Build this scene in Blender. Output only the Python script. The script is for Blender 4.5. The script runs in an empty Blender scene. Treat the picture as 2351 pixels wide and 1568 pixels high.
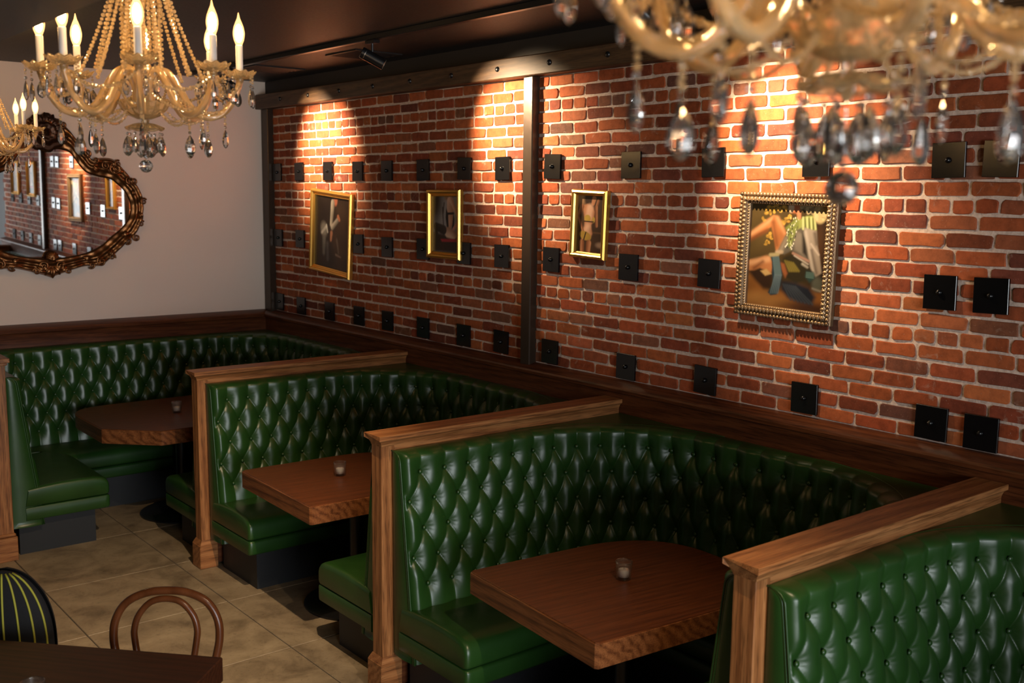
import bpy, math, random
import numpy as np
from mathutils import Vector, Matrix

random.seed(7)
RNG = np.random.default_rng(7)
S = bpy.context.scene
COL = S.collection
PI = math.pi

# ---------------------------------------------------------------- camera
CAM = Vector((-4.1917, -8.5835, 2.3989))
YAW, PITCH, ROLL, FPX = 0.68212, -0.13911, 0.011458, 2417.03
fw = Vector((math.sin(YAW) * math.cos(PITCH), math.cos(YAW) * math.cos(PITCH), math.sin(PITCH)))
rt = Vector((math.cos(YAW), -math.sin(YAW), 0))
up = rt.cross(fw)
rt2 = rt * math.cos(ROLL) + up * math.sin(ROLL)
up2 = -rt * math.sin(ROLL) + up * math.cos(ROLL)
cd = bpy.data.cameras.new('camera')
cam = bpy.data.objects.new('camera', cd)
COL.objects.link(cam)
M3 = Matrix((rt2, up2, -fw)).transposed()
cam.matrix_world = Matrix.Translation(CAM) @ M3.to_4x4()
cd.sensor_width = 36.0
cd.lens = FPX / 2351 * 36.0
cd.clip_start = 0.05
cd.dof.use_dof = True
cd.dof.focus_distance = 5.2
cd.dof.aperture_fstop = 3.4
S.camera = cam

# ---------------------------------------------------------------- world, daylight, exposure
w = bpy.data.worlds.new('world'); S.world = w
w.use_nodes = True
w.node_tree.nodes['Background'].inputs[0].default_value = (0.55, 0.7, 1.0, 1)
w.node_tree.nodes['Background'].inputs[1].default_value = 0.02
ld = bpy.data.lights.new('daylight', 'AREA')
ld.shape = 'RECTANGLE'; ld.size = 3.4; ld.size_y = 2.5
ld.energy = 370; ld.color = (0.92, 0.97, 1.0)
lo = bpy.data.objects.new('daylight', ld); COL.objects.link(lo)
lo.location = (-3.6, -12.75, 1.65)
lo.rotation_euler = (PI / 2, 0, 0)      # faces +Y through the shop window
SPOT_POWER = 335
SPOT_COL = (1.0, 0.73, 0.45)
BULB = 170.0
vs = S.view_settings
vs.view_transform = 'Standard'; vs.look = 'None'; vs.gamma = 1.0
vs.use_curve_mapping = False
vs.exposure = 0.0
cy_ = S.cycles
cy_.max_bounces = 7; cy_.diffuse_bounces = 3; cy_.glossy_bounces = 3
cy_.transmission_bounces = 6; cy_.transparent_max_bounces = 8
cy_.caustics_reflective = False; cy_.caustics_refractive = True

# ---------------------------------------------------------------- material helpers
def newmat(name):
    m = bpy.data.materials.new(name); m.use_nodes = True
    nt = m.node_tree
    b = nt.nodes['Principled BSDF']
    return m, nt, b
def N(nt, t, **kw):
    n = nt.nodes.new(t)
    for k, v in kw.items():
        if hasattr(n, k): setattr(n, k, v)
        else: n.inputs[k].default_value = v
    return n
def L(nt, a, b): nt.links.new(a, b)
def ramp(nt, pts):
    r = nt.nodes.new('ShaderNodeValToRGB')
    e = r.color_ramp.elements
    while len(e) < len(pts): e.new(0.5)
    for i, (p, c) in enumerate(pts):
        e[i].position = p; e[i].color = (*c, 1)
    return r
def simple(name, col, rough=0.5, metal=0.0, spec=0.5, bump=0, bscale=200):
    m, nt, b = newmat(name)
    b.inputs['Base Color'].default_value = (*col, 1)
    b.inputs['Roughness'].default_value = rough
    b.inputs['Metallic'].default_value = metal
    b.inputs['Specular IOR Level'].default_value = spec
    tc = N(nt, 'ShaderNodeTexCoord')
    nz = N(nt, 'ShaderNodeTexNoise', Scale=bscale, Detail=3.0)
    L(nt, tc.outputs['Object'], nz.inputs['Vector'])
    mr = N(nt, 'ShaderNodeMapRange'); mr.inputs['To Min'].default_value = rough * .85; mr.inputs['To Max'].default_value = min(1, rough * 1.15)
    L(nt, nz.outputs['Fac'], mr.inputs['Value']); L(nt, mr.outputs[0], b.inputs['Roughness'])
    if bump:
        bp = N(nt, 'ShaderNodeBump', Strength=bump, Distance=0.002)
        L(nt, nz.outputs['Fac'], bp.inputs['Height']); L(nt, bp.outputs[0], b.inputs['Normal'])
    return m
def wood(name, dark, mid, light, axis, rough=0.42, scale=1.0, pores=0.5):
    m, nt, b = newmat(name)
    tc = N(nt, 'ShaderNodeTexCoord')
    mp = N(nt, 'ShaderNodeMapping')
    sc = [34 * scale] * 3; sc[axis] = 2.0 * scale
    mp.inputs['Scale'].default_value = sc
    L(nt, tc.outputs['Object'], mp.inputs['Vector'])
    n1 = N(nt, 'ShaderNodeTexNoise', Scale=1.0, Detail=5.0, Roughness=0.6, Distortion=1.4)
    L(nt, mp.outputs[0], n1.inputs['Vector'])
    wv = N(nt, 'ShaderNodeTexWave', Scale=.35, Distortion=9.0, Detail=3.0)
    wv.bands_direction = 'DIAGONAL'
    L(nt, mp.outputs[0], wv.inputs['Vector'])
    mx = N(nt, 'ShaderNodeMix', data_type='FLOAT'); mx.inputs[0].default_value = 0.3
    L(nt, n1.outputs['Fac'], mx.inputs[2]); L(nt, wv.outputs['Fac'], mx.inputs[3])
    r = ramp(nt, [(0.18, dark), (0.45, mid), (0.8, light)])
    L(nt, mx.outputs[0], r.inputs[0])
    mp2 = N(nt, 'ShaderNodeMapping')
    sc = [220.0] * 3; sc[axis] = 9.0
    mp2.inputs['Scale'].default_value = sc
    L(nt, tc.outputs['Object'], mp2.inputs['Vector'])
    n2 = N(nt, 'ShaderNodeTexNoise', Scale=1.0, Detail=2.0)
    L(nt, mp2.outputs[0], n2.inputs['Vector'])
    r2 = ramp(nt, [(0.34, (1 - pores,) * 3), (0.5, (1, 1, 1))])
    L(nt, n2.outputs['Fac'], r2.inputs[0])
    mul = N(nt, 'ShaderNodeMix', data_type='RGBA', blend_type='MULTIPLY'); mul.inputs[0].default_value = 1
    L(nt, r.outputs[0], mul.inputs[6]); L(nt, r2.outputs[0], mul.inputs[7])
    L(nt, mul.outputs[2], b.inputs['Base Color'])
    b.inputs['Roughness'].default_value = rough
    b.inputs['Specular IOR Level'].default_value = 0.35
    bp = N(nt, 'ShaderNodeBump', Strength=0.15, Distance=0.001)
    L(nt, n2.outputs['Fac'], bp.inputs['Height']); L(nt, bp.outputs[0], b.inputs['Normal'])
    return m

MAT = {}
OAK_D, OAK_M, OAK_L = (0.17, 0.061, 0.019), (0.32, 0.127, 0.043), (0.45, 0.20, 0.073)
for i, a in enumerate('xyz'):
    MAT['oak_' + a] = wood('oak_grain_' + a, OAK_D, OAK_M, OAK_L, i)
    MAT['rail_' + a] = wood('rail_wood_' + a, (0.055, 0.015, 0.005), (0.105, 0.030, 0.010), (0.155, 0.048, 0.016), i, rough=0.40)
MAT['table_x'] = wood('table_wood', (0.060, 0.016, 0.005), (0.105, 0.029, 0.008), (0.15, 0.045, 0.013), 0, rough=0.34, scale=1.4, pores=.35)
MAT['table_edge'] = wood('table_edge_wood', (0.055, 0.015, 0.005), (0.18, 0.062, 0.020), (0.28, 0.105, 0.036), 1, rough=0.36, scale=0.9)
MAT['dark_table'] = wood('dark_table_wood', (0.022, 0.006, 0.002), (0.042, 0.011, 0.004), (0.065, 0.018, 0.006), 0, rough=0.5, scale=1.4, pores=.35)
MAT['bentwood'] = wood('bentwood', (0.085, 0.025, 0.008), (0.11, 0.034, 0.011), (0.15, 0.048, 0.016), 2, rough=0.24, scale=.5, pores=.05)

def leather():
    m, nt, b = newmat('green_leather')
    tc = N(nt, 'ShaderNodeTexCoord')
    n1 = N(nt, 'ShaderNodeTexNoise', Scale=5.0, Detail=3.0)
    L(nt, tc.outputs['Object'], n1.inputs['Vector'])
    r = ramp(nt, [(0.3, (0.0135, 0.050, 0.0085)), (0.7, (0.020, 0.069, 0.012))])
    L(nt, n1.outputs['Fac'], r.inputs[0]); L(nt, r.outputs[0], b.inputs['Base Color'])
    b.inputs['Roughness'].default_value = 0.34
    b.inputs['Specular IOR Level'].default_value = 0.55
    n2 = N(nt, 'ShaderNodeTexNoise', Scale=420.0, Detail=2.0)
    L(nt, tc.outputs['Object'], n2.inputs['Vector'])
    n3 = N(nt, 'ShaderNodeTexNoise', Scale=22.0, Detail=2.0, Distortion=.6)
    L(nt, tc.outputs['Object'], n3.inputs['Vector'])
    bp = N(nt, 'ShaderNodeBump', Strength=0.06, Distance=0.001)
    L(nt, n2.outputs['Fac'], bp.inputs['Height'])
    bp2 = N(nt, 'ShaderNodeBump', Strength=0.06, Distance=0.006)
    L(nt, n3.outputs['Fac'], bp2.inputs['Height']); L(nt, bp.outputs[0], bp2.inputs['Normal'])
    L(nt, bp2.outputs[0], b.inputs['Normal'])
    return m
MAT['leather'] = leather()

def brickmat():
    m, nt, b = newmat('old_brick')
    geo = N(nt, 'ShaderNodeNewGeometry')
    at = N(nt, 'ShaderNodeAttribute', attribute_name='tone')
    oi = N(nt, 'ShaderNodeObjectInfo')
    add = N(nt, 'ShaderNodeMix', data_type='RGBA', blend_type='ADD'); add.inputs[0].default_value = 1
    L(nt, at.outputs['Color'], add.inputs[6]); L(nt, oi.outputs['Color'], add.inputs[7])
    n1 = N(nt, 'ShaderNodeTexNoise', Scale=26.0, Detail=5.0, Roughness=0.65)
    L(nt, geo.outputs['Position'], n1.inputs['Vector'])
    r1 = ramp(nt, [(0.25, (0.62,) * 3), (0.55, (1.0,) * 3), (0.8, (1.25, 1.2, 1.15))])
    L(nt, n1.outputs['Fac'], r1.inputs[0])
    mul = N(nt, 'ShaderNodeMix', data_type='RGBA', blend_type='MULTIPLY'); mul.inputs[0].default_value = 1
    L(nt, add.outputs[2], mul.inputs[6]); L(nt, r1.outputs[0], mul.inputs[7])
    # old lime smears
    n2 = N(nt, 'ShaderNodeTexNoise', Scale=9.0, Detail=8.0, Roughness=0.72, Distortion=.8)
    L(nt, geo.outputs['Position'], n2.inputs['Vector'])
    r2 = ramp(nt, [(0.60, (0, 0, 0)), (0.72, (0.75,) * 3)])
    L(nt, n2.outputs['Fac'], r2.inputs[0])
    n3 = N(nt, 'ShaderNodeTexNoise', Scale=170.0, Detail=2.0)
    L(nt, geo.outputs['Position'], n3.inputs['Vector'])
    r3 = ramp(nt, [(0.70, (0, 0, 0)), (0.74, (0.6,) * 3)])
    L(nt, n3.outputs['Fac'], r3.inputs[0])
    mxx = N(nt, 'ShaderNodeMath', operation='MAXIMUM')
    L(nt, r2.outputs[0], mxx.inputs[0]); L(nt, r3.outputs[0], mxx.inputs[1])
    mix = N(nt, 'ShaderNodeMix', data_type='RGBA')
    mix.inputs[7].default_value = (0.40, 0.27, 0.21, 1)
    L(nt, mxx.outputs[0], mix.inputs[0]); L(nt, mul.outputs[2], mix.inputs[6])
    L(nt, mix.outputs[2], b.inputs['Base Color'])
    b.inputs['Roughness'].default_value = 0.85
    b.inputs['Specular IOR Level'].default_value = 0.2
    bp = N(nt, 'ShaderNodeBump', Strength=0.5, Distance=0.004)
    L(nt, n1.outputs['Fac'], bp.inputs['Height']); L(nt, bp.outputs[0], b.inputs['Normal'])
    return m
MAT['brick'] = brickmat()

def mortarmat():
    m, nt, b = newmat('lime_mortar')
    geo = N(nt, 'ShaderNodeNewGeometry')
    n1 = N(nt, 'ShaderNodeTexNoise', Scale=60.0, Detail=6.0, Roughness=0.7)
    L(nt, geo.outputs['Position'], n1.inputs['Vector'])
    r = ramp(nt, [(0.25, (0.42, 0.31, 0.25)), (0.55, (0.66, 0.52, 0.44)), (0.85, (0.78, 0.66, 0.58))])
    L(nt, n1.outputs['Fac'], r.inputs[0]); L(nt, r.outputs[0], b.inputs['Base Color'])
    b.inputs['Roughness'].default_value = 0.95
    b.inputs['Specular IOR Level'].default_value = 0.1
    bp = N(nt, 'ShaderNodeBump', Strength=0.8, Distance=0.006)
    L(nt, n1.outputs['Fac'], bp.inputs['Height']); L(nt, bp.outputs[0], b.inputs['Normal'])
    return m
MAT['mortar'] = mortarmat()

def tilemat():
    m, nt, b = newmat('stained_concrete_tile')
    geo = N(nt, 'ShaderNodeNewGeometry')
    n1 = N(nt, 'ShaderNodeTexNoise', Scale=4.2, Detail=9.0, Roughness=0.65, Distortion=.5)
    L(nt, geo.outputs['Position'], n1.inputs['Vector'])
    r = ramp(nt, [(0.30, (0.13, 0.094, 0.058)), (0.5, (0.27, 0.205, 0.13)), (0.72, (0.37, 0.29, 0.19))])
    L(nt, n1.outputs['Fac'], r.inputs[0])
    n2 = N(nt, 'ShaderNodeTexNoise', Scale=45.0, Detail=3.0)
    L(nt, geo.outputs['Position'], n2.inputs['Vector'])
    r2 = ramp(nt, [(0.28, (0.55,) * 3), (0.42, (1, 1, 1))])
    L(nt, n2.outputs['Fac'], r2.inputs[0])
    mul = N(nt, 'ShaderNodeMix', data_type='RGBA', blend_type='MULTIPLY'); mul.inputs[0].default_value = .6
    L(nt, r.outputs[0], mul.inputs[6]); L(nt, r2.outputs[0], mul.inputs[7])
    L(nt, mul.outputs[2], b.inputs['Base Color'])
    mr = N(nt, 'ShaderNodeMapRange'); mr.inputs['To Min'].default_value = .42; mr.inputs['To Max'].default_value = .6
    L(nt, n1.outputs['Fac'], mr.inputs['Value']); L(nt, mr.outputs[0], b.inputs['Roughness'])
    return m
MAT['tile'] = tilemat()
MAT['grout'] = simple('grout', (0.09, 0.075, 0.055), 0.9)
MAT['cream'] = simple('cream_paint', (0.80, 0.66, 0.57), 0.7, bump=.05, bscale=120)
MAT['darkwall'] = simple('dark_paint', (0.014, 0.010, 0.008), 0.7)
MAT['ceiling'] = simple('ceiling_paint', (0.009, 0.006, 0.005), 0.55, bump=.03, bscale=90)
MAT['soffit'] = simple('soffit_paint', (0.022, 0.016, 0.013), 0.3)
MAT['black'] = simple('black_laminate', (0.010, 0.011, 0.013), 0.55)
MAT['blackmetal'] = simple('black_metal', (0.008, 0.008, 0.009), 0.3, 0.0)
MAT['plate'] = simple('plate_steel', (0.004, 0.004, 0.0045), 0.2, 0.0, spec=.5)
MAT['chrome'] = simple('steel_trim', (0.55, 0.55, 0.56), 0.25, 1.0)
MAT['beam'] = wood('beam_timber', (0.035, 0.017, 0.008), (0.065, 0.033, 0.015), (0.10, 0.055, 0.025), 1, rough=.5)
MAT['poststeel'] = simple('post_steel', (0.060, 0.040, 0.028), 0.34, 0.55, bump=.1, bscale=40)
MAT['gold'] = simple('gold_leaf', (0.78, 0.42, 0.09), 0.3, 0.85, bump=.08, bscale=90)
MAT['oldgold'] = simple('antique_gold', (0.27, 0.175, 0.095), 0.42, 0.65, bump=.2, bscale=150)
MAT['bronze'] = simple('bronze_gilt', (0.20, 0.085, 0.030), 0.30, 0.85, bump=.4, bscale=120)
MAT['darkbronze'] = simple('dark_bronze', (0.055, 0.024, 0.012), 0.36, 0.7, bump=.4, bscale=120)
MAT['mirror'] = simple('mirror_glass', (0.86, 0.86, 0.86), 0.015, 1.0)
MAT['wax'] = simple('white_wax', (0.95, 0.93, 0.9), 0.5)
MAT['sleeve'] = simple('candle_sleeve_white', (0.72, 0.68, 0.66), 0.45)
MAT['white'] = simple('white_plastic', (0.75, 0.75, 0.76), 0.35)
MAT['wick'] = simple('wick', (0.05, 0.04, 0.03), 0.9)
MAT['blackcloth'] = simple('black_fabric', (0.006, 0.006, 0.008), 0.85, bump=.2, bscale=300)
MAT['yellow'] = simple('yellow_stripe', (0.42, 0.40, 0.045), 0.7)

def glass(name, col, rough, ior, glow=0.0, glowcol=(1, .7, .35)):
    m, nt, b = newmat(name)
    out = nt.nodes['Material Output']
    b.inputs['Base Color'].default_value = (*col, 1)
    b.inputs['Roughness'].default_value = rough
    b.inputs['IOR'].default_value = ior
    b.inputs['Transmission Weight'].default_value = 1.0
    if glow:  # milky tint mixed into clear glass, standing in for bulb and window light
        tr = N(nt, 'ShaderNodeBsdfTranslucent'); tr.inputs[0].default_value = (*glowcol, 1)
        df = N(nt, 'ShaderNodeBsdfDiffuse'); df.inputs[0].default_value = (*glowcol, 1)
        ad = N(nt, 'ShaderNodeMixShader'); ad.inputs[0].default_value = 0.5
        L(nt, tr.outputs[0], ad.inputs[1]); L(nt, df.outputs[0], ad.inputs[2])
        mx = N(nt, 'ShaderNodeMixShader'); mx.inputs[0].default_value = glow
        L(nt, b.outputs[0], mx.inputs[1]); L(nt, ad.outputs[0], mx.inputs[2])
        L(nt, mx.outputs[0], out.inputs['Surface'])
    return m
MAT['crystal'] = glass('cut_crystal', (1.0, 0.98, 0.95), 0.0, 1.56, 0.04, (1, .92, .86))
MAT['beads'] = glass('crystal_beads', (1.0, 0.90, 0.72), 0.03, 1.55, 0.30, (1, .76, .45))
MAT['armglass'] = glass('warm_arm_glass', (1.0, 0.90, 0.70), 0.05, 1.5, 0.36, (1, .70, .36))
MAT['dish'] = glass('cut_glass_dish', (1.0, 0.92, 0.76), 0.04, 1.5, 0.15, (1, .74, .42))
def clearglass(name):
    m, nt, b = newmat(name)
    out = nt.nodes['Material Output']
    tr = N(nt, 'ShaderNodeBsdfTransparent'); tr.inputs[0].default_value = (.985, .985, .985, 1)
    gl = N(nt, 'ShaderNodeBsdfGlossy'); gl.inputs['Roughness'].default_value = .06
    df = N(nt, 'ShaderNodeBsdfTranslucent'); df.inputs[0].default_value = (.8, .8, .8, 1)
    lw = N(nt, 'ShaderNodeLayerWeight'); lw.inputs[0].default_value = .35
    fr_ = N(nt, 'ShaderNodeMath', operation='MULTIPLY_ADD'); fr_.inputs[1].default_value = .60; fr_.inputs[2].default_value = .07
    L(nt, lw.outputs['Facing'], fr_.inputs[0])
    m1 = N(nt, 'ShaderNodeMixShader'); m1.inputs[0].default_value = .13
    L(nt, tr.outputs[0], m1.inputs[1]); L(nt, df.outputs[0], m1.inputs[2])
    m2 = N(nt, 'ShaderNodeMixShader')
    L(nt, fr_.outputs[0], m2.inputs[0]); L(nt, m1.outputs[0], m2.inputs[1]); L(nt, gl.outputs[0], m2.inputs[2])
    L(nt, m2.outputs[0], out.inputs['Surface'])
    return m
MAT['votive'] = clearglass('votive_glass')
def emis(name, col, st):
    m, nt, b = newmat(name)
    b.inputs['Base Color'].default_value = (.8, .7, .5, 1)
    b.inputs['Emission Color'].default_value = (*col, 1)
    b.inputs['Emission Strength'].default_value = st
    return m
MAT['filament'] = emis('filament_glow', (1.0, 0.60, 0.24), BULB)
def bulbglass():
    m, nt, b = newmat('bulb_glass')
    out = nt.nodes['Material Output']
    tr = N(nt, 'ShaderNodeBsdfTransparent')
    em = N(nt, 'ShaderNodeEmission'); em.inputs[0].default_value = (1.0, .50, .16, 1); em.inputs[1].default_value = 1.5
    ad = N(nt, 'ShaderNodeAddShader')
    L(nt, tr.outputs[0], ad.inputs[0]); L(nt, em.outputs[0], ad.inputs[1]); L(nt, ad.outputs[0], out.inputs['Surface'])
    return m
MAT['bulb'] = bulbglass()
MAT['lampface'] = emis('lamp_face_glow', (1.0, 0.75, 0.45), 30)
def vcol(name, rough):
    m, nt, b = newmat(name)
    at = N(nt, 'ShaderNodeAttribute', attribute_name='paint')
    L(nt, at.outputs['Color'], b.inputs['Base Color'])
    b.inputs['Roughness'].default_value = rough
    b.inputs['Specular IOR Level'].default_value = .3
    tc = N(nt, 'ShaderNodeTexCoord')
    nz = N(nt, 'ShaderNodeTexNoise', Scale=160.0, Detail=2.0)
    L(nt, tc.outputs['Object'], nz.inputs['Vector'])
    bp = N(nt, 'ShaderNodeBump', Strength=0.12, Distance=0.001)
    L(nt, nz.outputs['Fac'], bp.inputs['Height']); L(nt, bp.outputs[0], b.inputs['Normal'])
    return m
MAT['canvas'] = vcol('oil_paint', 0.38)

# ---------------------------------------------------------------- mesh helpers
def tag(o, label=None, cat=None, group=None, kind=None):
    if label: o['label'] = label
    if cat: o['category'] = cat
    if group: o['group'] = group
    if kind: o['kind'] = kind
    return o
def link(name, data, parent=None):
    o = bpy.data.objects.new(name, data); COL.objects.link(o)
    if parent: o.parent = parent
    return o
def empty(name, loc=(0, 0, 0), rz=0.0):
    o = link(name, None); o.location = loc; o.rotation_euler = (0, 0, rz)
    o.empty_display_size = 0.1
    return o
class MB:
    def __init__(s): s.v = []; s.f = []; s.n = 0
    def add(s, v, f):
        v = np.asarray(v, float)
        s.f += [tuple(int(i) + s.n for i in q) for q in f]
        s.v.append(v); s.n += len(v); return s
    def box(s, a, b, bev=0.0):
        (x0, y0, z0), (x1, y1, z1) = a, b
        if bev <= 0:
            v = [(x0, y0, z0), (x1, y0, z0), (x1, y1, z0), (x0, y1, z0), (x0, y0, z1), (x1, y0, z1), (x1, y1, z1), (x0, y1, z1)]
            return s.add(v, [(0, 3, 2, 1), (4, 5, 6, 7), (0, 1, 5, 4), (1, 2, 6, 5), (2, 3, 7, 6), (3, 0, 4, 7)])
        e = bev
        def ring(x0, x1, y0, y1, z, c):
            return [(x0 + c, y0, z), (x1 - c, y0, z), (x1, y0 + c, z), (x1, y1 - c, z), (x1 - c, y1, z), (x0 + c, y1, z), (x0, y1 - c, z), (x0, y0 + c, z)]
        v = ring(x0 + e, x1 - e, y0 + e, y1 - e, z0, e * .01) + ring(x0, x1, y0, y1, z0 + e, e) + ring(x0, x1, y0, y1, z1 - e, e) + ring(x0 + e, x1 - e, y0 + e, y1 - e, z1, e * .01)
        f = [tuple(reversed(range(8))), tuple(range(24, 32))]
        for k in range(3):
            for i in range(8):
                j = (i + 1) % 8
                f.append((k * 8 + i, k * 8 + j, k * 8 + 8 + j, k * 8 + 8 + i))
        return s.add(v, f)
    def grid(s, P, closeu=False, closev=False, flip=False):
        P = np.asarray(P, float); a, b = P.shape[:2]
        f = []
        for i in range(a if closeu else a - 1):
            i2 = (i + 1) % a
            for j in range(b if closev else b - 1):
                j2 = (j + 1) % b
                q = (i * b + j, i2 * b + j, i2 * b + j2, i * b + j2)
                f.append(q[::-1] if flip else q)
        return s.add(P.reshape(-1, 3), f)
    def tube(s, pts, r, n=8, closed=False, caps=True):
        P = np.asarray(pts, float); m = len(P)
        R = np.broadcast_to(np.asarray(r, float), (m,))
        if closed: T = np.roll(P, -1, 0) - np.roll(P, 1, 0)
        else: T = np.gradient(P, axis=0)
        T /= np.linalg.norm(T, axis=1)[:, None] + 1e-12
        ref = np.array([0, 0, 1.0]) if abs(T[0][2]) < .9 else np.array([1.0, 0, 0])
        rings = []
        a = np.cross(T[0], ref); a /= np.linalg.norm(a)
        for i in range(m):
            a = a - T[i] * (a @ T[i]); a /= np.linalg.norm(a) + 1e-12
            b = np.cross(T[i], a)
            t = np.arange(n) * 2 * PI / n
            rings.append(P[i] + R[i] * (np.cos(t)[:, None] * a + np.sin(t)[:, None] * b))
        G = np.array(rings); base = s.n
        s.grid(G, closeu=closed, closev=True)
        if caps and not closed:
            s.f.append(tuple(base + i for i in range(n)))
            s.f.append(tuple(base + (m - 1) * n + i for i in reversed(range(n))))
        return s
    def lathe(s, prof, n=16, c=(0, 0, 0), sx=1.0, sy=1.0, wob=None):
        G = []
        for r, z in prof:
            t = np.arange(n) * 2 * PI / n
            rr = r * (1 + (wob[0] * np.cos(wob[1] * t) if wob else 0))
            zz = z + (wob[2] * np.cos(wob[1] * t) * (r > 1e-4) * (r / max(p[0] for p in prof)) ** 2 if wob else 0 * t)
            G.append(np.stack([c[0] + rr * np.cos(t) * sx, c[1] + rr * np.sin(t) * sy, c[2] + zz + 0 * t], 1))
        return s.grid(np.array(G), closev=True, flip=True)
    def sphere(s, c, r, n=8, m=6, sc=(1, 1, 1)):
        G = []
        for i in range(m + 1):
            a = PI * i / m
            t = np.arange(n) * 2 * PI / n
            G.append(np.stack([c[0] + r * sc[0] * math.sin(a) * np.cos(t), c[1] + r * sc[1] * math.sin(a) * np.sin(t), c[2] + r * sc[2] * math.cos(a) + 0 * t], 1))
        return s.grid(np.array(G), closev=True)
    def prism(s, poly, z0, z1, bev=0.0):
        p = np.asarray(poly, float); n = len(p)
        def ins(d):
            e1 = p - np.roll(p, 1, 0); e2 = np.roll(p, -1, 0) - p
            e1 /= np.linalg.norm(e1, axis=1)[:, None]; e2 /= np.linalg.norm(e2, axis=1)[:, None]
            n1 = np.stack([-e1[:, 1], e1[:, 0]], 1); n2 = np.stack([-e2[:, 1], e2[:, 0]], 1)
            m = n1 + n2; m /= np.linalg.norm(m, axis=1)[:, None]
            k = 1 / np.maximum(.3, (m * n1).sum(1))
            return p + m * (d * k)[:, None]
        if bev > 0: lv = [(ins(bev), z0), (p, z0 + bev), (p, z1 - bev), (ins(bev), z1)]
        else: lv = [(p, z0), (p, z1)]
        G = np.array([np.c_[q, np.full(n, z)] for q, z in lv]); b = s.n
        s.grid(G, closev=True, flip=True)
        s.f.append(tuple(reversed([b + i for i in range(n)])))
        s.f.append(tuple(b + (len(lv) - 1) * n + i for i in range(n)))
        return s
    def data(s, name, mat, smooth=False, fixn=True):
        me = bpy.data.meshes.new(name)
        me.from_pydata(np.concatenate(s.v).tolist(), [], s.f)
        if isinstance(mat, str): mat = MAT[mat]
        me.materials.append(mat)
        if smooth: me.polygons.foreach_set('use_smooth', [True] * len(me.polygons))
        me.update()
        return me
    def obj(s, name, mat, parent=None, smooth=False, angle=None):
        me = s.data(name, mat, smooth or angle is not None)
        if angle is not None: me.set_sharp_from_angle(angle=math.radians(angle))
        return link(name, me, parent)
def fixnormals(me):
    import bmesh
    b = bmesh.new(); b.from_mesh(me); bmesh.ops.remove_doubles(b, verts=b.verts, dist=1e-6)
    bmesh.ops.recalc_face_normals(b, faces=b.faces); b.to_mesh(me); b.free(); me.update()
KIDS = {}
def copytree(o, parent=None):
    c = o.copy(); COL.objects.link(c)
    if parent is not None: c.parent = parent
    for ch in [x for x in KIDCACHE.get(o.name, [])]:
        copytree(ch, c)
    return c
KIDCACHE = {}
def cachekids(root):
    KIDCACHE[root.name] = list(root.children)
    for ch in root.children: cachekids(ch)
def smoothstep(x): x = np.clip(x, 0, 1); return x * x * (3 - 2 * x)
def project(p):
    d = Vector(p) - CAM
    z = d.dot(fw)
    return 1175.5 + FPX * d.dot(rt2) / z, 784 - FPX * d.dot(up2) / z, z

# ================================================================= SETTING
ZC = 1.277                       # partition cap height
YP = [-2.344, -4.5036, -6.671, -8.838]   # near edges of the partition caps
CEIL = 3.33
ROOM_X, ROOM_Y = -8.0, -12.5
floor = MB().box((ROOM_X, ROOM_Y, -0.12), (0, 0, -0.006)).obj('floor', 'grout'); tag(floor, 'stained brown concrete tile floor with thin joints', kind='structure')
TX, TY = 0.805, 0.798
tile_me = MB()
tile_me = MB().box((-TX / 2 + .003, -TY / 2 + .003, -0.02), (TX / 2 - .003, TY / 2 - .003, 0.0), 0.003).data('tile', 'tile')
for i in range(-8, 3):
    for j in range(-14, 2):
        cx_, cy_ = -1.735 + (i + .5) * TX, -1.335 + (j + .5) * TY
        x0, x1, y0, y1 = cx_ - TX / 2, cx_ + TX / 2, cy_ - TY / 2, cy_ + TY / 2
        if x1 > 0.02 or y1 > 0.02 or x0 < ROOM_X or y0 < ROOM_Y:
            X0, X1, Y0, Y1 = max(x0, ROOM_X), min(x1, 0), max(y0, ROOM_Y), min(y1, 0)
            if X1 - X0 < .05 or Y1 - Y0 < .05: continue
            MB().box((X0 + .003, Y0 + .003, -.02), (X1 - .003, Y1 - .003, 0), .003).obj('tile', 'tile', floor)
        else:
            t = link('tile', tile_me, floor); t.location = (cx_, cy_, 0)
c = MB().box((ROOM_X, ROOM_Y, CEIL), (0.02, 0.02, CEIL + .1)).obj('ceiling', 'ceiling'); tag(c, 'dark brown painted ceiling', kind='structure')
c = MB().box((ROOM_X, 0, 0), (0.02, 0.12, CEIL)).obj('wall_back', 'cream'); tag(c, 'plain cream painted end wall', kind='structure')
c = MB().box((ROOM_X - .12, ROOM_Y, 0), (ROOM_X, 0.02, CEIL)).obj('wall_left', 'darkwall'); tag(c, 'dark painted side wall', kind='structure')
WX0, WX1, WZ0, WZ1 = -5.5, -1.75, 0.3, 2.95
b = MB()
b.box((ROOM_X, ROOM_Y - .15, 0), (WX0, ROOM_Y, CEIL)); b.box((WX1, ROOM_Y - .15, 0), (.15, ROOM_Y, CEIL))
b.box((WX0, ROOM_Y - .15, 0), (WX1, ROOM_Y, WZ0)); b.box((WX0, ROOM_Y - .15, WZ1), (WX1, ROOM_Y, CEIL))
c = b.obj('wall_front', 'darkwall'); tag(c, 'dark front wall around the shop window', kind='structure')
b = MB()
for k in range(4):
    x = WX0 + (WX1 - WX0) * k / 3
    b.box((x - .03, ROOM_Y - .1, WZ0), (x + .03, ROOM_Y - .04, WZ1))
c = b.obj('window_1', 'blackmetal'); tag(c, 'wide shop window with dark mullions', kind='structure')
# low soffit on the left
c = MB().box((ROOM_X, ROOM_Y, 2.80), (-3.40, 0, CEIL), 0.012).obj('ceiling_soffit', 'soffit'); tag(c, 'dark dropped ceiling soffit above the aisle', kind='structure')

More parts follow.
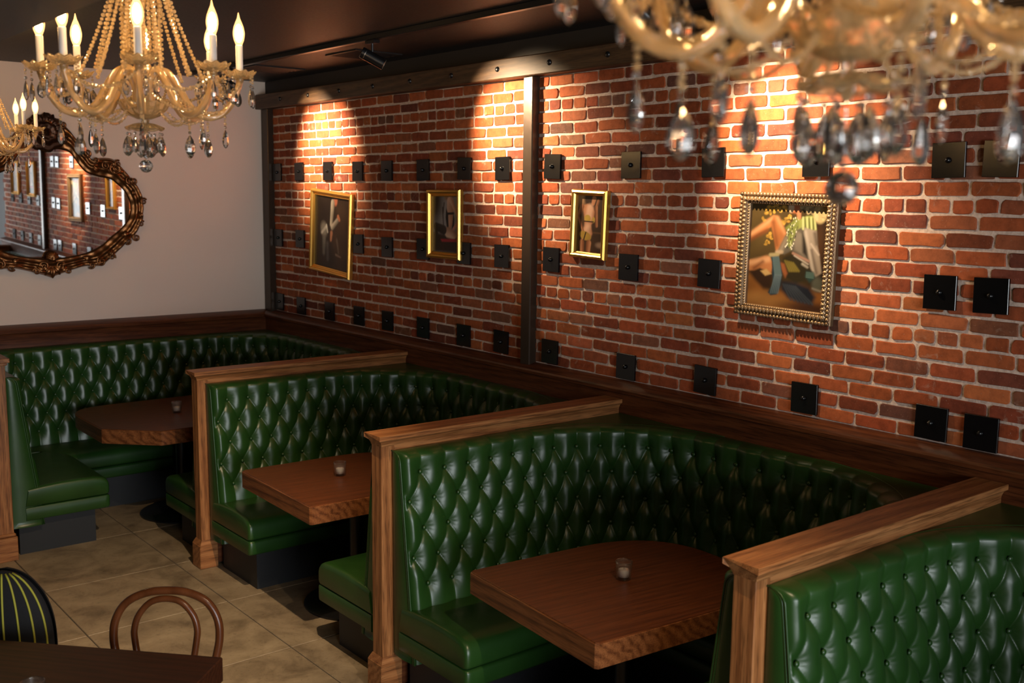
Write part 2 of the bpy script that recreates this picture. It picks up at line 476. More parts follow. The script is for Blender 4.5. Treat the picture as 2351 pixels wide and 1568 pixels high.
# ---- brick wall
BZ0, BC = 1.366, 0.0692
wall = MB().box((0.0, ROOM_Y, 0), (0.15, 0.02, CEIL)).obj('wall_right', 'darkwall')
tag(wall, 'exposed red brick wall with pale lime mortar', kind='structure')
MB().box((-0.004, -9.2, BZ0 - .02), (0.002, -.10, 3.10)).obj('mortar_bed', 'mortar', wall)
def brick_variant(L_, H_, seed):
    g = np.random.default_rng(seed)
    rc = 0.011
    pts = []
    for sx, sy in ((-1, -1), (1, -1), (1, 1), (-1, 1)):
        cx_, cy_ = sx * (L_ / 2), sy * (H_ / 2)
        k = rc * g.uniform(.5, 1.5)
        if sx * sy > 0: pp = [(cx_, cy_ - sy * k), (cx_ - sx * k * .3, cy_ - sy * k * .3), (cx_ - sx * k, cy_)]
        else: pp = [(cx_ - sx * k, cy_), (cx_ - sx * k * .3, cy_ - sy * k * .3), (cx_, cy_ - sy * k)]
        pts += pp
        # mid-edge point towards the next corner
        if (sx, sy) == (-1, -1): pts.append((g.uniform(-.2, .2) * L_, -H_ / 2 + g.uniform(-.001, .002)))
        elif (sx, sy) == (1, 1): pts.append((g.uniform(-.2, .2) * L_, H_ / 2 - g.uniform(-.001, .002)))
    p = np.array(pts) + g.normal(0, .0013, (len(pts), 2))
    n = len(p); d = .0035 + g.uniform(0, .004)
    tilt = g.normal(0, .0010, 2)
    def lay(sc, x): return np.c_[np.full(n, 0.0) + x, p * sc]
    inn = p - np.sign(p) * .003
    V = [np.c_[np.full(n, .0), p], np.c_[np.full(n, -.004 - d * .6), p - np.sign(p) * .0006], np.c_[-.004 - d + tilt[0] * np.sign(p[:, 0]) + tilt[1] * np.sign(p[:, 1]), inn]]
    return V, n
def brick_faces(n):
    f = []
    for k in range(2):
        for i in range(n):
            j = (i + 1) % n
            f.append((k * n + i, k * n + n + i, k * n + n + j, k * n + j))
    f.append(tuple(2 * n + i for i in range(n)))
    return f
VAR = {}
for key, Ln in (('stretcher', .200), ('header', .094)):
    VAR[key] = []
    for q in range(14):
        V, n = brick_variant(Ln, BC - .0125, 100 + q + (50 if key == 'header' else 0))
        VAR[key].append((np.concatenate(V), brick_faces(n)))
VMESH = {k: [MB().add(v, f).data('brick_' + k, 'brick') for v, f in vs_] for k, vs_ in VAR.items()}
TONES = [(0.36, 0.100, 0.030), (0.31, 0.080, 0.025), (0.26, 0.066, 0.023), (0.40, 0.125, 0.038), (0.22, 0.058, 0.023), (0.175, 0.052, 0.026), (0.23, 0.095, 0.045), (0.16, 0.072, 0.042), (0.33, 0.105, 0.040)]
TW = [5, 5, 4, 3, 3, 2, 1.4, .6, 3]
bricks = []
rr = random.Random(3)
for k in range(25):
    key = 'header' if k % 8 == 6 else 'stretcher'
    Ln = .106 if key == 'header' else .212
    y = -.150 - (Ln * .5 if k % 2 else 0) * rr.uniform(.85, 1.1)
    z = BZ0 + (k + .5) * BC
    if k % 2:      # closer at the corner
        wcl = abs(y + .150) - .010
        if wcl > .03: bricks.append((key, -.150 - wcl / 2, z, wcl / (.094 if key == 'header' else .2)))
    wave = rr.uniform(-.002, .002)
    while y > -9.1:
        l = Ln * rr.uniform(.955, 1.045)
        bricks.append((key, y - l / 2, z + wave + rr.gauss(0, .0012), (l - rr.uniform(.010, .016)) / (.094 if key == 'header' else .2)))
        y -= l
def tone():
    t = rr.choices(TONES, TW)[0]; g = rr.uniform(.82, 1.18)
    return tuple(min(1, q * g * k * rr.uniform(.94, 1.06)) for q, k in zip(t, (.93, .84, .95)))
infr = []
for i, (key, y, z, sc) in enumerate(bricks):
    u, v, d = project((0, y, z))
    vis = -20 < u < 2351 and -20 < v < 1568 and not (-3.67 < y < -3.57)
    # behind the large painting
    if -5.78 < y < -5.25 and 1.85 < z < 2.40: vis = False
    infr.append((d if vis else 99, i))
infr.sort()
chosen = {i for d, i in infr[:300] if d < 90}
stv, stf, stc, sn = [], [], [], 0
for i, (key, y, z, sc) in enumerate(bricks):
    q = rr.randrange(14); col = tone()
    if i in chosen:
        o = link('brick', VMESH[key][q], wall)
        o.location = (0, y, z); o.scale = (1, sc, 1); o.color = (*col, 1)
    else:
        v, f = VAR[key][q]
        vv = v * np.array([1, sc, 1]) + np.array([0, y, z])
        stv.append(vv); stf += [tuple(a + sn for a in ff) for ff in f]; stc += [col] * len(vv); sn += len(vv)
me = bpy.data.meshes.new('brickwork'); me.from_pydata(np.concatenate(stv).tolist(), [], stf); me.materials.append(MAT['brick'])
a = me.color_attributes.new('tone', 'FLOAT_COLOR', 'POINT')
a.data.foreach_set('color', np.c_[np.array(stc), np.ones(len(stc))].ravel())
o = link('brickwork', me, wall); o.color = (0, 0, 0, 1); tag(o, kind='stuff')

# ---- timber beam, steel posts
bm_ = MB().box((-.10, -9.2, 3.094), (0.0, 0, 3.215), .006).obj('trim_1', 'beam'); tag(bm_, 'dark timber beam with bolt heads along the top of the brick', kind='structure')
bolt_me = MB().lathe([(0.0001, .012), (.010, .011), (.016, .006), (.017, 0)], 10).data('bolt_head', 'blackmetal', True)
for k in range(18):
    o = link('bolt_head', bolt_me, bm_); o.rotation_euler = (0, -PI / 2, 0); o.location = (-.1, -.47 - .484 * k, 3.155)
p = MB().box((-.062, -3.668, 1.35), (0, -3.578, 3.10), .006)
o = p.obj('trim_2', 'poststeel'); tag(o, 'dark steel post dividing the brick wall', kind='structure')
p = MB().box((-.060, -.150, 1.35), (0, -.06, 3.10), .005); p.box((-.045, -.07, 1.35), (0, 0, 3.10), .004)
o = p.obj('trim_3', 'poststeel'); tag(o, 'dark steel corner post beside the cream wall', kind='structure')

# ---- chair rails (ledge + apron)
PROF = [(0, 1.368), (-.012, 1.368), (-.085, 1.350), (-.100, 1.340), (-.104, 1.330), (-.100, 1.312), (-.086, 1.306), (-.080, 1.296), (-.078, 1.20), (-.078, 1.10), (0, 1.10)]
def rail(name, axis, a0, a1, mat, label):
    G = []
    for t in (a0, a1):
        G.append([(d, t, z) if axis == 'y' else (t, d, z) for d, z in PROF])
    b = MB().grid(np.array(G), flip=(axis == 'x'))
    o = b.obj(name, mat, angle=30); fixnormals(o.data); o.data.set_sharp_from_angle(angle=math.radians(30))
    tag(o, label, kind='structure'); return o
rail('trim_4', 'y', -9.2, -.05, 'rail_y', 'dark oak ledge rail along the foot of the brick')
rail('trim_5', 'x', ROOM_X, -.05, 'rail_x', 'dark oak ledge rail along the cream wall')

# ================================================================= PARTITIONS
def partition(yk, label):
    t = empty('booth_partition', (-.86, yk + .07, 0))
    ox, oy = .86, -(yk + .07)
    def P(b, name, mat, par=t, **k):
        b.v = [v + np.array([ox, oy, 0]) for v in b.v]
        return b.obj(name, mat, par, **k)
    y0, y1 = yk, yk + .14
    XE = -1.6607
    # cap with a cove moulding below
    prof = [(0, ZC - .002), (.002, ZC), (.138, ZC), (.14, ZC - .002), (.14, ZC - .022), (.135, ZC - .026), (.124, ZC - .034), (.118, ZC - .046), (.115, ZC - .056), (.025, ZC - .056), (.022, ZC - .046), (.016, ZC - .034), (.005, ZC - .026), (0, ZC - .022)]
    inset = [0 if (z > ZC - .024) else (.115 - .14 + d if d > .07 else .025 - d) for d, z in prof]
    inset = [0.0, 0, 0, 0, 0, .005, .016, .022, .025, .025, .022, .016, .005, 0.0]
    G = [[(XE + ins, y0 + d, z) for (d, z), ins in zip(prof, inset)], [(-.082, y0 + d, z) for d, z in prof]]
    b = MB().grid(np.array(G), closev=True)
    b.f.append(tuple(range(len(prof)))); b.f.append(tuple(reversed(range(len(prof), 2 * len(prof)))))
    o = P(b, 'cap', 'oak_x'); fixnormals(o.data)
    P(MB().box((-1.6355, yk + .025, 0), (-1.565, yk + .115, ZC - .054), .003), 'end_post', 'oak_z')
    P(MB().box((-1.566, yk + .027, .02), (-.082, yk + .113, ZC - .12)), 'core_panel', 'rail_x')
    P(MB().box((-1.566, yk + .0255, ZC - .125), (-.082, yk + .1145, ZC - .055)), 'frieze', 'oak_x')
    b = MB().box((-1.655, yk + .006, 0), (-1.535, yk + .134, .155), .004)
    P(b, 'plinth', 'oak_x')
    prof2 = [(-1.652, yk + .009, .155), (-1.538, yk + .009, .155), (-1.538, yk + .131, .155), (-1.652, yk + .131, .155)]
    q2 = [(-1.637, yk + .023, .185), (-1.55, yk + .023, .185), (-1.55, yk + .117, .185), (-1.637, yk + .117, .185)]
    b = MB().add(prof2 + q2, [(0, 1, 5, 4), (1, 2, 6, 5), (2, 3, 7, 6), (3, 0, 4, 7), (4, 5, 6, 7)])
    P(b, 'plinth_moulding', 'oak_x')
    tag(t, label, 'partition', 'oak booth partitions')
    return t
partition(YP[0], 'oak partition between the far corner booth and the middle booth')
partition(YP[1], 'oak partition between the middle booth and the large front booth')
partition(YP[2], 'oak partition at lower right, nearest to the viewer')
partition(YP[3], 'oak partition behind the cropped booth at the right edge')
# the partition that closes the far booth on the left, running off the cream wall
t = empty('booth_partition', (-2.59, -.8, 0))
def PL(b, name, mat):
    b.v = [v - np.array([-2.59, -.8, 0]) for v in b.v]
    o = b.obj(name, mat, t); fixnormals(o.data); return o
PL(MB().box((-2.655, -1.43, 0), (-2.532, -1.34, 1.29), .003), 'end_post', 'oak_z')
PL(MB().box((-2.652, -1.34, .02), (-2.536, -.1, 1.29)), 'core_panel', 'rail_y')
PL(MB().box((-2.68, -1.455, 1.302), (-2.507, -.1, 1.33), .003), 'cap', 'oak_y')
PL(MB().box((-2.667, -1.442, 1.283), (-2.520, -.1, 1.303), .004), 'cap_moulding', 'oak_y')
PL(MB().box((-2.675, -1.45, 0), (-2.515, -1.32, .16), .004), 'plinth', 'oak_x')
PL(MB().box((-2.667, -1.442, .158), (-2.522, -1.33, .182), .008), 'plinth_moulding', 'oak_x')
tag(t, 'oak partition post at the left edge beside the far booth', 'partition', 'oak booth partitions')

# ================================================================= BOOTHS
class Path:
    def __init__(s, corners, radii):
        pts, nr = [], []
        C_ = [np.array(c, float) for c in corners]
        segs = []; cur = C_[0]
        s.arcs = []
        for i in range(1, len(C_)):
            if i < len(C_) - 1:
                R = radii[i - 1]
                d1 = (C_[i] - C_[i - 1]); d1 /= np.linalg.norm(d1)
                d2 = (C_[i + 1] - C_[i]); d2 /= np.linalg.norm(d2)
                a = C_[i] - d1 * R; b = C_[i] + d2 * R
                segs.append(('l', cur, a, d1)); cen = a + np.array([d1[1], -d1[0]]) * R
                segs.append(('a', cen, R, math.atan2(*(a - cen)[::-1]), d1)); cur = b
                s.arcs.append((C_[i], a, b, cen, R, math.atan2(*(a - cen)[::-1])))
            else:
                d1 = C_[i] - C_[i - 1]; d1 /= np.linalg.norm(d1); segs.append(('l', cur, C_[i], d1))
        s.segs = []; t = 0
        for g in segs:
            ln = np.linalg.norm(g[2] - g[1]) if g[0] == 'l' else g[2] * PI / 2
            s.segs.append((t, t + ln, g)); t += ln
        s.L = t
    def at(s, ss):
        ss = np.atleast_1d(ss); P = np.zeros((len(ss), 2)); Nn = np.zeros((len(ss), 2))
        for a, b, g in s.segs:
            m = (ss >= a - 1e-9) & (ss <= b + 1e-9)
            if not m.any(): continue
            u = ss[m] - a
            if g[0] == 'l':
                P[m] = g[1] + u[:, None] * g[3]; Nn[m] = np.array([g[3][1], -g[3][0]])
            else:
                th = g[3] - u / g[2]
                dirn = np.stack([np.cos(th), np.sin(th)], 1)
                P[m] = g[1] + dirn * g[2]; Nn[m] = -dirn
        return P, Nn
ROWZ = [1.098 - .132 * j for j in range(5)]
ZTOP = 1.198
def backoff(z): return .062 + (1.16 - z) * .125       # front face offset from the wall line
def build_booth(root, path, tag_ends=True):
    Lp = path.L
    n_b = round((Lp - .2) / .14); ds = (Lp - .2) / n_b; s0 = .10
    # ---- tufted backrest
    ns = int(Lp / .0056); ss = np.linspace(0, Lp, ns)
    P, Nn = path.at(ss)
    zs = np.concatenate([np.linspace(.20, .36, 6)[:-1], np.linspace(.36, 1.150, 142)])
    prof = [(backoff(z), z, 1.0) for z in zs]
    d0 = backoff(1.150)
    for th in np.linspace(0, PI / 2, 12)[1:]:
        prof.append((d0 * math.cos(th) * 1.0 + 0 * th, 1.150 + .048 * math.sin(th), math.cos(th) ** .7 if th < PI / 2 - .01 else 0.0))
    prof = np.array(prof)
    nv = len(prof)
    SS, ZZ = np.meshgrid(ss, prof[:, 1], indexing='ij')
    t = (ROWZ[0] - ZZ) / .132
    x = (SS - s0) / ds
    tc = np.clip(t, 0, 4)
    # slight flow of the pleats
    p_, q_ = x + tc / 2, x - tc / 2
    M = np.abs(np.sin(PI * p_)) * np.abs(np.sin(PI * q_))
    fr1 = np.abs(p_ - np.round(p_)); fr2 = np.abs(q_ - np.round(q_))
    dc = np.minimum(fr1, fr2) * .098
    puff = 1 - np.exp(-dc / .0065)
    pillow = M ** .75
    # distance to the nearest button
    tr = np.clip(np.round(t), 0, 4)
    best = np.full(t.shape, 9.0); bdx = np.zeros(t.shape); bdz = np.zeros(t.shape)
    for dr in (-1, 0, 1):
        r_ = np.clip(tr + dr, 0, 4)
        off = np.where(r_ % 2 == 1, .5, 0.0)
        bx = np.round(x - off) + off
        dx = (x - bx) * ds; dz = (t - r_) * .132
        d = np.hypot(dx, dz)
        m = d < best
        best = np.where(m, d, best); bdx = np.where(m, dx, bdx); bdz = np.where(m, dz, bdz)
    dim = 1 - np.exp(-(best / .038) ** 1.4)
    ang = np.arctan2(bdz, bdx)
    wr = .0011 * np.cos(11 * ang + 3 * np.sin(SS * 31)) * np.exp(-((best - .022) / .016) ** 2)
    fade_low = smoothstep((ZZ - .36) / .05)
    ends = np.clip(np.minimum(SS, Lp - SS) / .035, 0, 1)
    ends = np.sqrt(np.maximum(0, 1 - (1 - ends) ** 2))
    h = (.0055 * puff + .0100 * pillow + .0230 * dim + wr) * (.35 + .65 * fade_low)
    h = h * ends * prof[:, 2][None, :]
    off = prof[:, 0][None, :] + h
    XY = P[:, None, :] + Nn[:, None, :] * off[..., None]
    G = np.concatenate([XY, ZZ[..., None] + (prof[:, 2][None, :, None] < .999) * h[..., None] * .35], 2)
    # vertical crown of the top edge between pleats
    idx = np.arange(ns * nv).reshape(ns, nv)
    F = np.stack([idx[:-1, :-1], idx[:-1, 1:], idx[1:, 1:], idx[1:, :-1]], -1).reshape(-1, 4)
    me = bpy.data.meshes.new('backrest')
    me.vertices.add(ns * nv); me.vertices.foreach_set('co', G.reshape(-1))
    me.loops.add(len(F) * 4); me.loops.foreach_set('vertex_index', F.reshape(-1).astype(np.int32))
    me.polygons.add(len(F)); me.polygons.foreach_set('loop_start', np.arange(len(F), dtype=np.int32) * 4)
    me.polygons.foreach_set('loop_total', np.full(len(F), 4, dtype=np.int32))
    me.polygons.foreach_set('use_smooth', np.ones(len(F), bool))
    me.update(calc_edges=True); me.validate(); me.materials.append(MAT['leather'])
    back = link('backrest', me, root)
    # buttons
    bme = MB().sphere((0, 0, 0), .0108, 12, 8, (1, 1, .62)).data('button', 'leather', True)
    for j, zr in enumerate(ROWZ):
        for i in range(n_b + (2 if j % 2 else 1)):
            sb = s0 + (i - (.5 if j % 2 else 0)) * ds
            if not .015 < sb < Lp - .015: continue
            pp, nn = path.at(np.array([sb])); pp, nn = pp[0], nn[0]
            of = backoff(zr) + .0145
            o = link('button', bme, back)
            o.location = (pp[0] + nn[0] * of, pp[1] + nn[1] * of, zr)
            o.rotation_euler = Vector((nn[0], nn[1], .12)).to_track_quat('Z', 'Y').to_euler()
    # ---- end panels with piping
    for e in (0, 1):
        sE = 0.0 if e == 0 else Lp
        pp, nn = path.at(np.array([sE])); pp, nn = pp[0], nn[0]
        tdir = np.array([-nn[1], nn[0]])         # along the path
        if e == 0: out = -np.array([-nn[1], nn[0]]) if False else None
        fwd = np.array([-nn[1], nn[0]])
        # outward along the path at this end
        p2, _ = path.at(np.array([.01 if e == 0 else Lp - .01]))
        outd = pp - p2[0]; outd /= np.linalg.norm(outd)
        zz = np.concatenate([np.linspace(.20, 1.15, 24), 1.150 + .048 * np.sin(np.linspace(0, PI / 2, 7)[1:])])
        dd = np.array([backoff(z) if z <= 1.15 else d0 * math.sqrt(max(0, 1 - ((z - 1.15) / .048) ** 2)) for z in zz])
        dd = dd + .010
        rim = np.array([[*(pp + nn * d), z] for d, z in zip(dd, zz)])
        # domed side panel
        K = 7
        G2 = []
        for k in range(K):
            f_ = k / (K - 1)
            bul = .014 * math.sin(PI * f_) ** .6
            G2.append([[*(pp + nn * (d * f_) + outd * (bul * (.3 + .7 * min(1, d / .08)))), z] for d, z in zip(dd, zz)])
        b = MB().grid(np.array(G2))
        b.f.append(tuple(k * len(zz) for k in range(K)))
        o = b.obj('side_panel', 'leather', root, smooth=True)
        for k_, of_ in ((0, .000), (1, -.011)):
            pipe = rim + np.array([*(outd * .006), 0]) + np.array([*(nn * of_), 0])
            MB().tube(pipe, .0042, 6).obj('piping', 'leather', o, smooth=True)
    # ---- flat corner decks on top
    for (cn, a, bpt, cen, R, th0) in path.arcs:
        th = th0 - np.linspace(0, PI / 2, 18)
        arc = np.stack([cen[0] + R * np.cos(th), cen[1] + R * np.sin(th)], 1)
        poly = np.concatenate([[cn], arc])
        b = MB(); n = len(poly)
        top = np.c_[poly, np.full(n, ZTOP - .003)]; bot = np.c_[poly, np.full(n, ZTOP - .03)]
        f = [(0, i, i + 1) for i in range(1, n - 1)]
        f += [(i, n + i, n + (i + 1) % n, (i + 1) % n) for i in range(n)]
        b.add(np.concatenate([top, bot]), f)
        o = b.obj('corner_deck', 'leather', root); fixnormals(o.data)
        MB().tube(np.c_[arc, np.full(len(arc), ZTOP - .001)], .004, 6).obj('piping', 'leather', o, smooth=True)
    # ---- seat cushions
    sprofs = [('seat_cushion', [(.08, .338), (.10, .456), (.20, .466), (.32, .473), (.44, .473), (.53, .468), (.575, .460), (.600, .447), (.614, .428), (.620, .405), (.621, .356), (.617, .344), (.607, .338)]),
              ('seat_boxing', [(.08, .334), (.607, .334), (.618, .329), (.622, .319), (.622, .260), (.617, .249), (.60, .243), (.08, .243)])]
    arm = path.segs[0][1] - path.segs[0][0]
    armE = path.segs[-1][1] - path.segs[-1][0]
    for (a, b_) in ((-.022, arm - .006), (arm - .003, Lp - armE + .003), (Lp - armE + .006, Lp + .022)):
        u = np.linspace(a, b_, max(10, int((b_ - a) / .03)))
        extra = np.array([.0, .0025, .007, .014, .024])
        u = np.unique(np.round(np.concatenate([u, a + extra, b_ - extra]), 5))
        e_ = np.minimum(u - a, b_ - u)
        uc = np.clip(u, 0, Lp); PP, NN = path.at(uc)
        PP = PP + np.stack([-NN[:, 1], NN[:, 0]], 1) * (u - uc)[:, None]
        rnd = np.sqrt(np.maximum(0, 1 - (1 - np.clip(e_ / .024, 0, 1)) ** 2))
        up_cushion = None
        for nm, pf in sprofs:
            sp = np.array(pf); G3 = []
            z0_, z1_ = sp[:, 1].min(), sp[:, 1].max()
            for i in range(len(u)):
                k = 1 - rnd[i]
                o_ = np.where(sp[:, 0] > .5, sp[:, 0] - .016 * k, sp[:, 0])
                if nm == 'seat_cushion': z_ = np.where(sp[:, 1] > .40, sp[:, 1] - .030 * k * (sp[:, 1] - .40) / .07, sp[:, 1] + .004 * k * (sp[:, 1] < .35))
                else: z_ = np.clip(sp[:, 1], z0_ + .006 * k, z1_ - .006 * k)
                G3.append(np.c_[PP[i] + NN[i] * o_[:, None], z_])
            b = MB().grid(np.array(G3), closev=True); m = len(sp)
            b.f.append(tuple(range(m))); b.f.append(tuple(reversed(range(m * (len(u) - 1), m * len(u)))))
            o = b.obj(nm, 'leather', root); fixnormals(o.data)
            o.data.polygons.foreach_set('use_smooth', [True] * len(o.data.polygons)); o.data.set_sharp_from_angle(angle=math.radians(55))
    # ---- black toe-kick base
    u = np.unique(np.concatenate([np.linspace(.06, Lp - .06, 110)])); PP, NN = path.at(u)
    bp = np.array([(.05, 0), (.05, .246), (.54, .246), (.54, 0)])
    G3 = np.array([np.c_[PP[i] + NN[i] * bp[:, :1], bp[:, 1]] for i in range(len(u))])
    b = MB().grid(G3, closev=True); b.f.append((0, 1, 2, 3)); b.f.append(tuple(4 * (len(u) - 1) + k for k in (3, 2, 1, 0)))
    o = b.obj('base', 'black', root); fixnormals(o.data)
W_ = 1.036
YC = [-3.354, -5.517, -7.680]
proto = empty('banquette_booth', (0, YC[1], 0))
path1 = Path([(-1.575, W_), (-.08, W_), (-.08, -W_), (-1.575, -W_)], [.75, .75])
build_booth(proto, path1)
tag(proto, 'large green tufted leather booth at front centre, fully in view', 'booth', 'green tufted booths')
cachekids(proto)
c1 = copytree(proto); c1.location = (0, YC[0], 0); tag(c1, 'green tufted leather booth in the middle of the row')
c2 = copytree(proto); c2.location = (0, YC[2], 0); tag(c2, 'green tufted leather booth cropped at the lower right corner')
far = empty('banquette_booth', (-1.3, -1.1, 0))
pathA = Path([(-2.532 + 1.3, -1.41 + 1.1), (-2.532 + 1.3, -.08 + 1.1), (-.08 + 1.3, -.08 + 1.1), (-.08 + 1.3, -2.229 + 1.1), (-1.575 + 1.3, -2.229 + 1.1)], [.42, .62, .75])
build_booth(far, pathA)
tag(far, 'shadowed green tufted corner booth at the far left below the mirror', 'booth', 'green tufted booths')

# ================================================================= TABLES
def d_outline(hw, depth, nseg=26):
    pts = []
    r = .012
    pts += [(r, -hw), ]
    straight = depth - .52
    pts.append((straight, -hw))
    for k in range(1, nseg):
        a = -PI / 2 + PI * k / nseg
        e = .78
        pts.append((straight + .52 * abs(math.cos(a)) ** e, hw * math.copysign(abs(math.sin(a)) ** e, math.sin(a))))
    pts += [(straight, hw), (r, hw), (0, hw - r), (0, -hw + r)]
    return pts
TTOP, TTH = .775, .102
def pedestal(t, cx, cy):
    MB().lathe([(.0001, .022), (.30, .018), (.315, .010), (.315, 0)], 40, (cx, cy, 0)).obj('pedestal_base', 'blackmetal', t, angle=40)
    MB().lathe([(.055, .018), (.050, .03), (.045, .05), (.045, TTOP - TTH)], 24, (cx, cy, 0)).obj('column', 'blackmetal', t, angle=40)
    MB().box((cx - .2, cy - .035, TTOP - TTH - .02), (cx + .2, cy + .035, TTOP - TTH)).obj('support_bracket', 'blackmetal', t)
def two_tone_table(t, poly, hole=None):
    p = np.array(poly, float)
    e = .004
    b = MB().prism(poly, TTOP - TTH, TTOP - .004, .003)
    b.obj('edge_band', 'table_edge', t, angle=30)
    c = p.mean(0)
    b = MB().prism(c + (p - c) * (1 - .006), TTOP - .02, TTOP, .0025)
    b.obj('table_top', 'table_x', t, angle=30)
def booth_table(ex, ey, ang, label):
    t = empty('booth_table', (ex, ey, 0), ang)
    two_tone_table(t, d_outline(.447, 1.06)); pedestal(t, .52, 0)
    tag(t, label, 'table', 'booth tables'); return t
booth_table(-1.598, -5.506, -math.radians(5.2), 'chunky oak table with rounded end in the large front booth')
booth_table(-1.642, -3.365, -math.radians(1.8), 'chunky oak table in the middle booth, partly behind a partition')
t = empty('booth_table', (-1.25, -1.08, 0))
def rounded(poly, rad):
    out = []
    n = len(poly)
    for i in range(n):
        p0, p1, p2 = (np.array(poly[(i + k) % n], float) for k in (-1, 0, 1))
        r = rad[i]
        if r < .001: out.append(tuple(p1)); continue
        a = p1 + (p0 - p1) / np.linalg.norm(p0 - p1) * r; c_ = p1 + (p2 - p1) / np.linalg.norm(p2 - p1) * r
        for q in np.linspace(0, 1, 9): out.append(tuple((1 - q) ** 2 * a + 2 * q * (1 - q) * p1 + q * q * c_))
    return out
pa = rounded([(-1.624, -1.65), (-.90, -1.65), (-.62, -1.42), (-.62, -.53), (-1.925, -.53), (-1.925, -1.348)], [.0, .1, .1, .3, .30, .0])
two_tone_table(t, [(x + 1.25, y + 1.08) for x, y in pa]); pedestal(t, .0, .03)
tag(t, 'dark oak table with a cut corner in the far left booth', 'table', 'booth tables')

# foreground table and chairs
A = np.array([-2.757, -5.224]); e1 = np.array([-.677, .736]); e2 = np.array([-.736, -.677])
t = empty('dining_table', (A[0], A[1], 0), math.atan2(e1[1], e1[0]))
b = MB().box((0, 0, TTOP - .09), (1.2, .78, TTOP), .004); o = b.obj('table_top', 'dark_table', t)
pedestal(t, .6, .39)
tag(t, 'dark brown table cropped at the lower left corner', 'table')

# ================================================================= VOTIVES
def votive(loc, label, first=[None]):
    if first[0] is None:
        t = empty('votive_candle', loc)
        b = MB()
        n = 28
        G = []
        prof = [(.0305, .0), (.0312, .006), (.0325, .02), (.034, .036), (.0352, .052), (.0362, .068), (.0368, .080), (.0352, .081), (.0342, .076), (.0325, .050), (.0300, .018), (.027, .013), (.0001, .012)]
        for i, (r, z) in enumerate(prof):
            a = np.arange(n) * 2 * PI / n
            dimp = .0007 * np.cos(n / 2 * a + (i % 2) * PI) if 1 <= i <= 5 else 0 * a
            G.append(np.stack([(r + dimp) * np.cos(a), (r + dimp) * np.sin(a), z + 0 * a], 1))
        b.grid(np.array(G), closev=True, flip=True); b.f.append(tuple(reversed(range(n))))
        o = b.obj('glass_cup', 'votive', t, smooth=True); fixnormals(o.data)
        MB().lathe([(.0001, .012), (.0235, .0125), (.0240, .040), (.0215, .044), (.008, .043), (.0001, .0435)], 20).obj('candle', 'wax', t, smooth=True)
        MB().tube([(0, 0, .042), (.0005, 0, .048), (.002, 0, .053)], .0010, 5).obj('wick', 'wick', t)
        cachekids(t); first[0] = t
    else:
        t = copytree(first[0]); t.location = loc
    tag(t, label, 'candle', 'glass votive candles'); return t
votive((-1.0904, -5.540, TTOP), 'clear glass votive candle on the large front booth table')
votive((-1.2215, -3.362, TTOP), 'clear glass votive candle on the middle booth table')
votive((-1.3026, -1.112, TTOP), 'clear glass votive candle on the far booth table')
votive((-3.375, -5.19, TTOP), 'glass votive at the bottom edge on the cropped dark table')

# ================================================================= CHAIRS
def spline(pts, n):
    P = np.array(pts, float); m = len(P)
    out = []
    Q = np.vstack([2 * P[0] - P[1], P, 2 * P[-1] - P[-2]])
    for i in range(m - 1):
        p0, p1, p2, p3 = Q[i:i + 4]
        for t_ in np.linspace(0, 1, n, endpoint=False):
            out.append(.5 * ((2 * p1) + (-p0 + p2) * t_ + (2 * p0 - 5 * p1 + 4 * p2 - p3) * t_ ** 2 + (-p0 + 3 * p1 - 3 * p2 + p3) * t_ ** 3))
    out.append(P[-1]); return np.array(out)
# local frame: +x right (seen from the table), +y away from the table, back hoop at y=+.2
def chair_frame(t, mat='bentwood'):
    ring = [(.19 * math.cos(a), .19 * math.sin(a), .45) for a in np.linspace(0, 2 * PI, 33)[:-1]]
    MB().tube(ring, .017, 8, closed=True).obj('seat_ring', mat, t, smooth=True)
    MB().lathe([(.0001, .456), (.14, .458), (.182, .462), (.182, .448), (.0001, .448)], 32).obj('seat', mat, t, angle=40)
    for sx in (-1, 1):
        MB().tube(spline([(sx * .15, -.15, .44), (sx * .165, -.175, .25), (sx * .185, -.20, 0)], 8), [.016] * 16 + [.012], 8).obj('leg', mat, t, smooth=True)
    MB().tube([(.135 * math.cos(a), .135 * math.sin(a), .24) for a in np.linspace(0, 2 * PI, 29)[:-1]], .010, 8, closed=True).obj('leg_ring', mat, t, smooth=True)
cc = (-2.783, -4.834)
t = empty('bentwood_chair', (cc[0] - .2 * .68, cc[1] - .2 * .73, 0), math.atan2(-.63, .78) + .06)
chair_frame(t)
def hoop(pts, dy, r):
    P = spline([(x * HS, .17 + .10 * (z - .45) + dy, z) for x, z in pts], 8)
    return MB().tube(P, r, 10)
HS = .955
outer = [(-.165, .0), (-.160, .25), (-.165, .45), (-.185, .60), (-.206, .71), (-.198, .79), (-.155, .855), (-.08, .89), (.0, .898), (.08, .89), (.155, .855), (.198, .79), (.206, .71), (.185, .60), (.165, .45), (.160, .25), (.165, .0)]
inner = [(-.085, .455), (-.098, .58), (-.118, .70), (-.122, .755), (-.105, .81), (-.06, .858), (.0, .872), (.06, .858), (.105, .81), (.122, .755), (.118, .70), (.098, .58), (.085, .455)]
hoop(outer, 0, .0155).obj('back_hoop', 'bentwood', t, smooth=True)
hoop(inner, -.012, .0125).obj('inner_hoop', 'bentwood', t, smooth=True)
tag(t, 'brown bentwood chair with double hoop back at the dark table', 'chair')

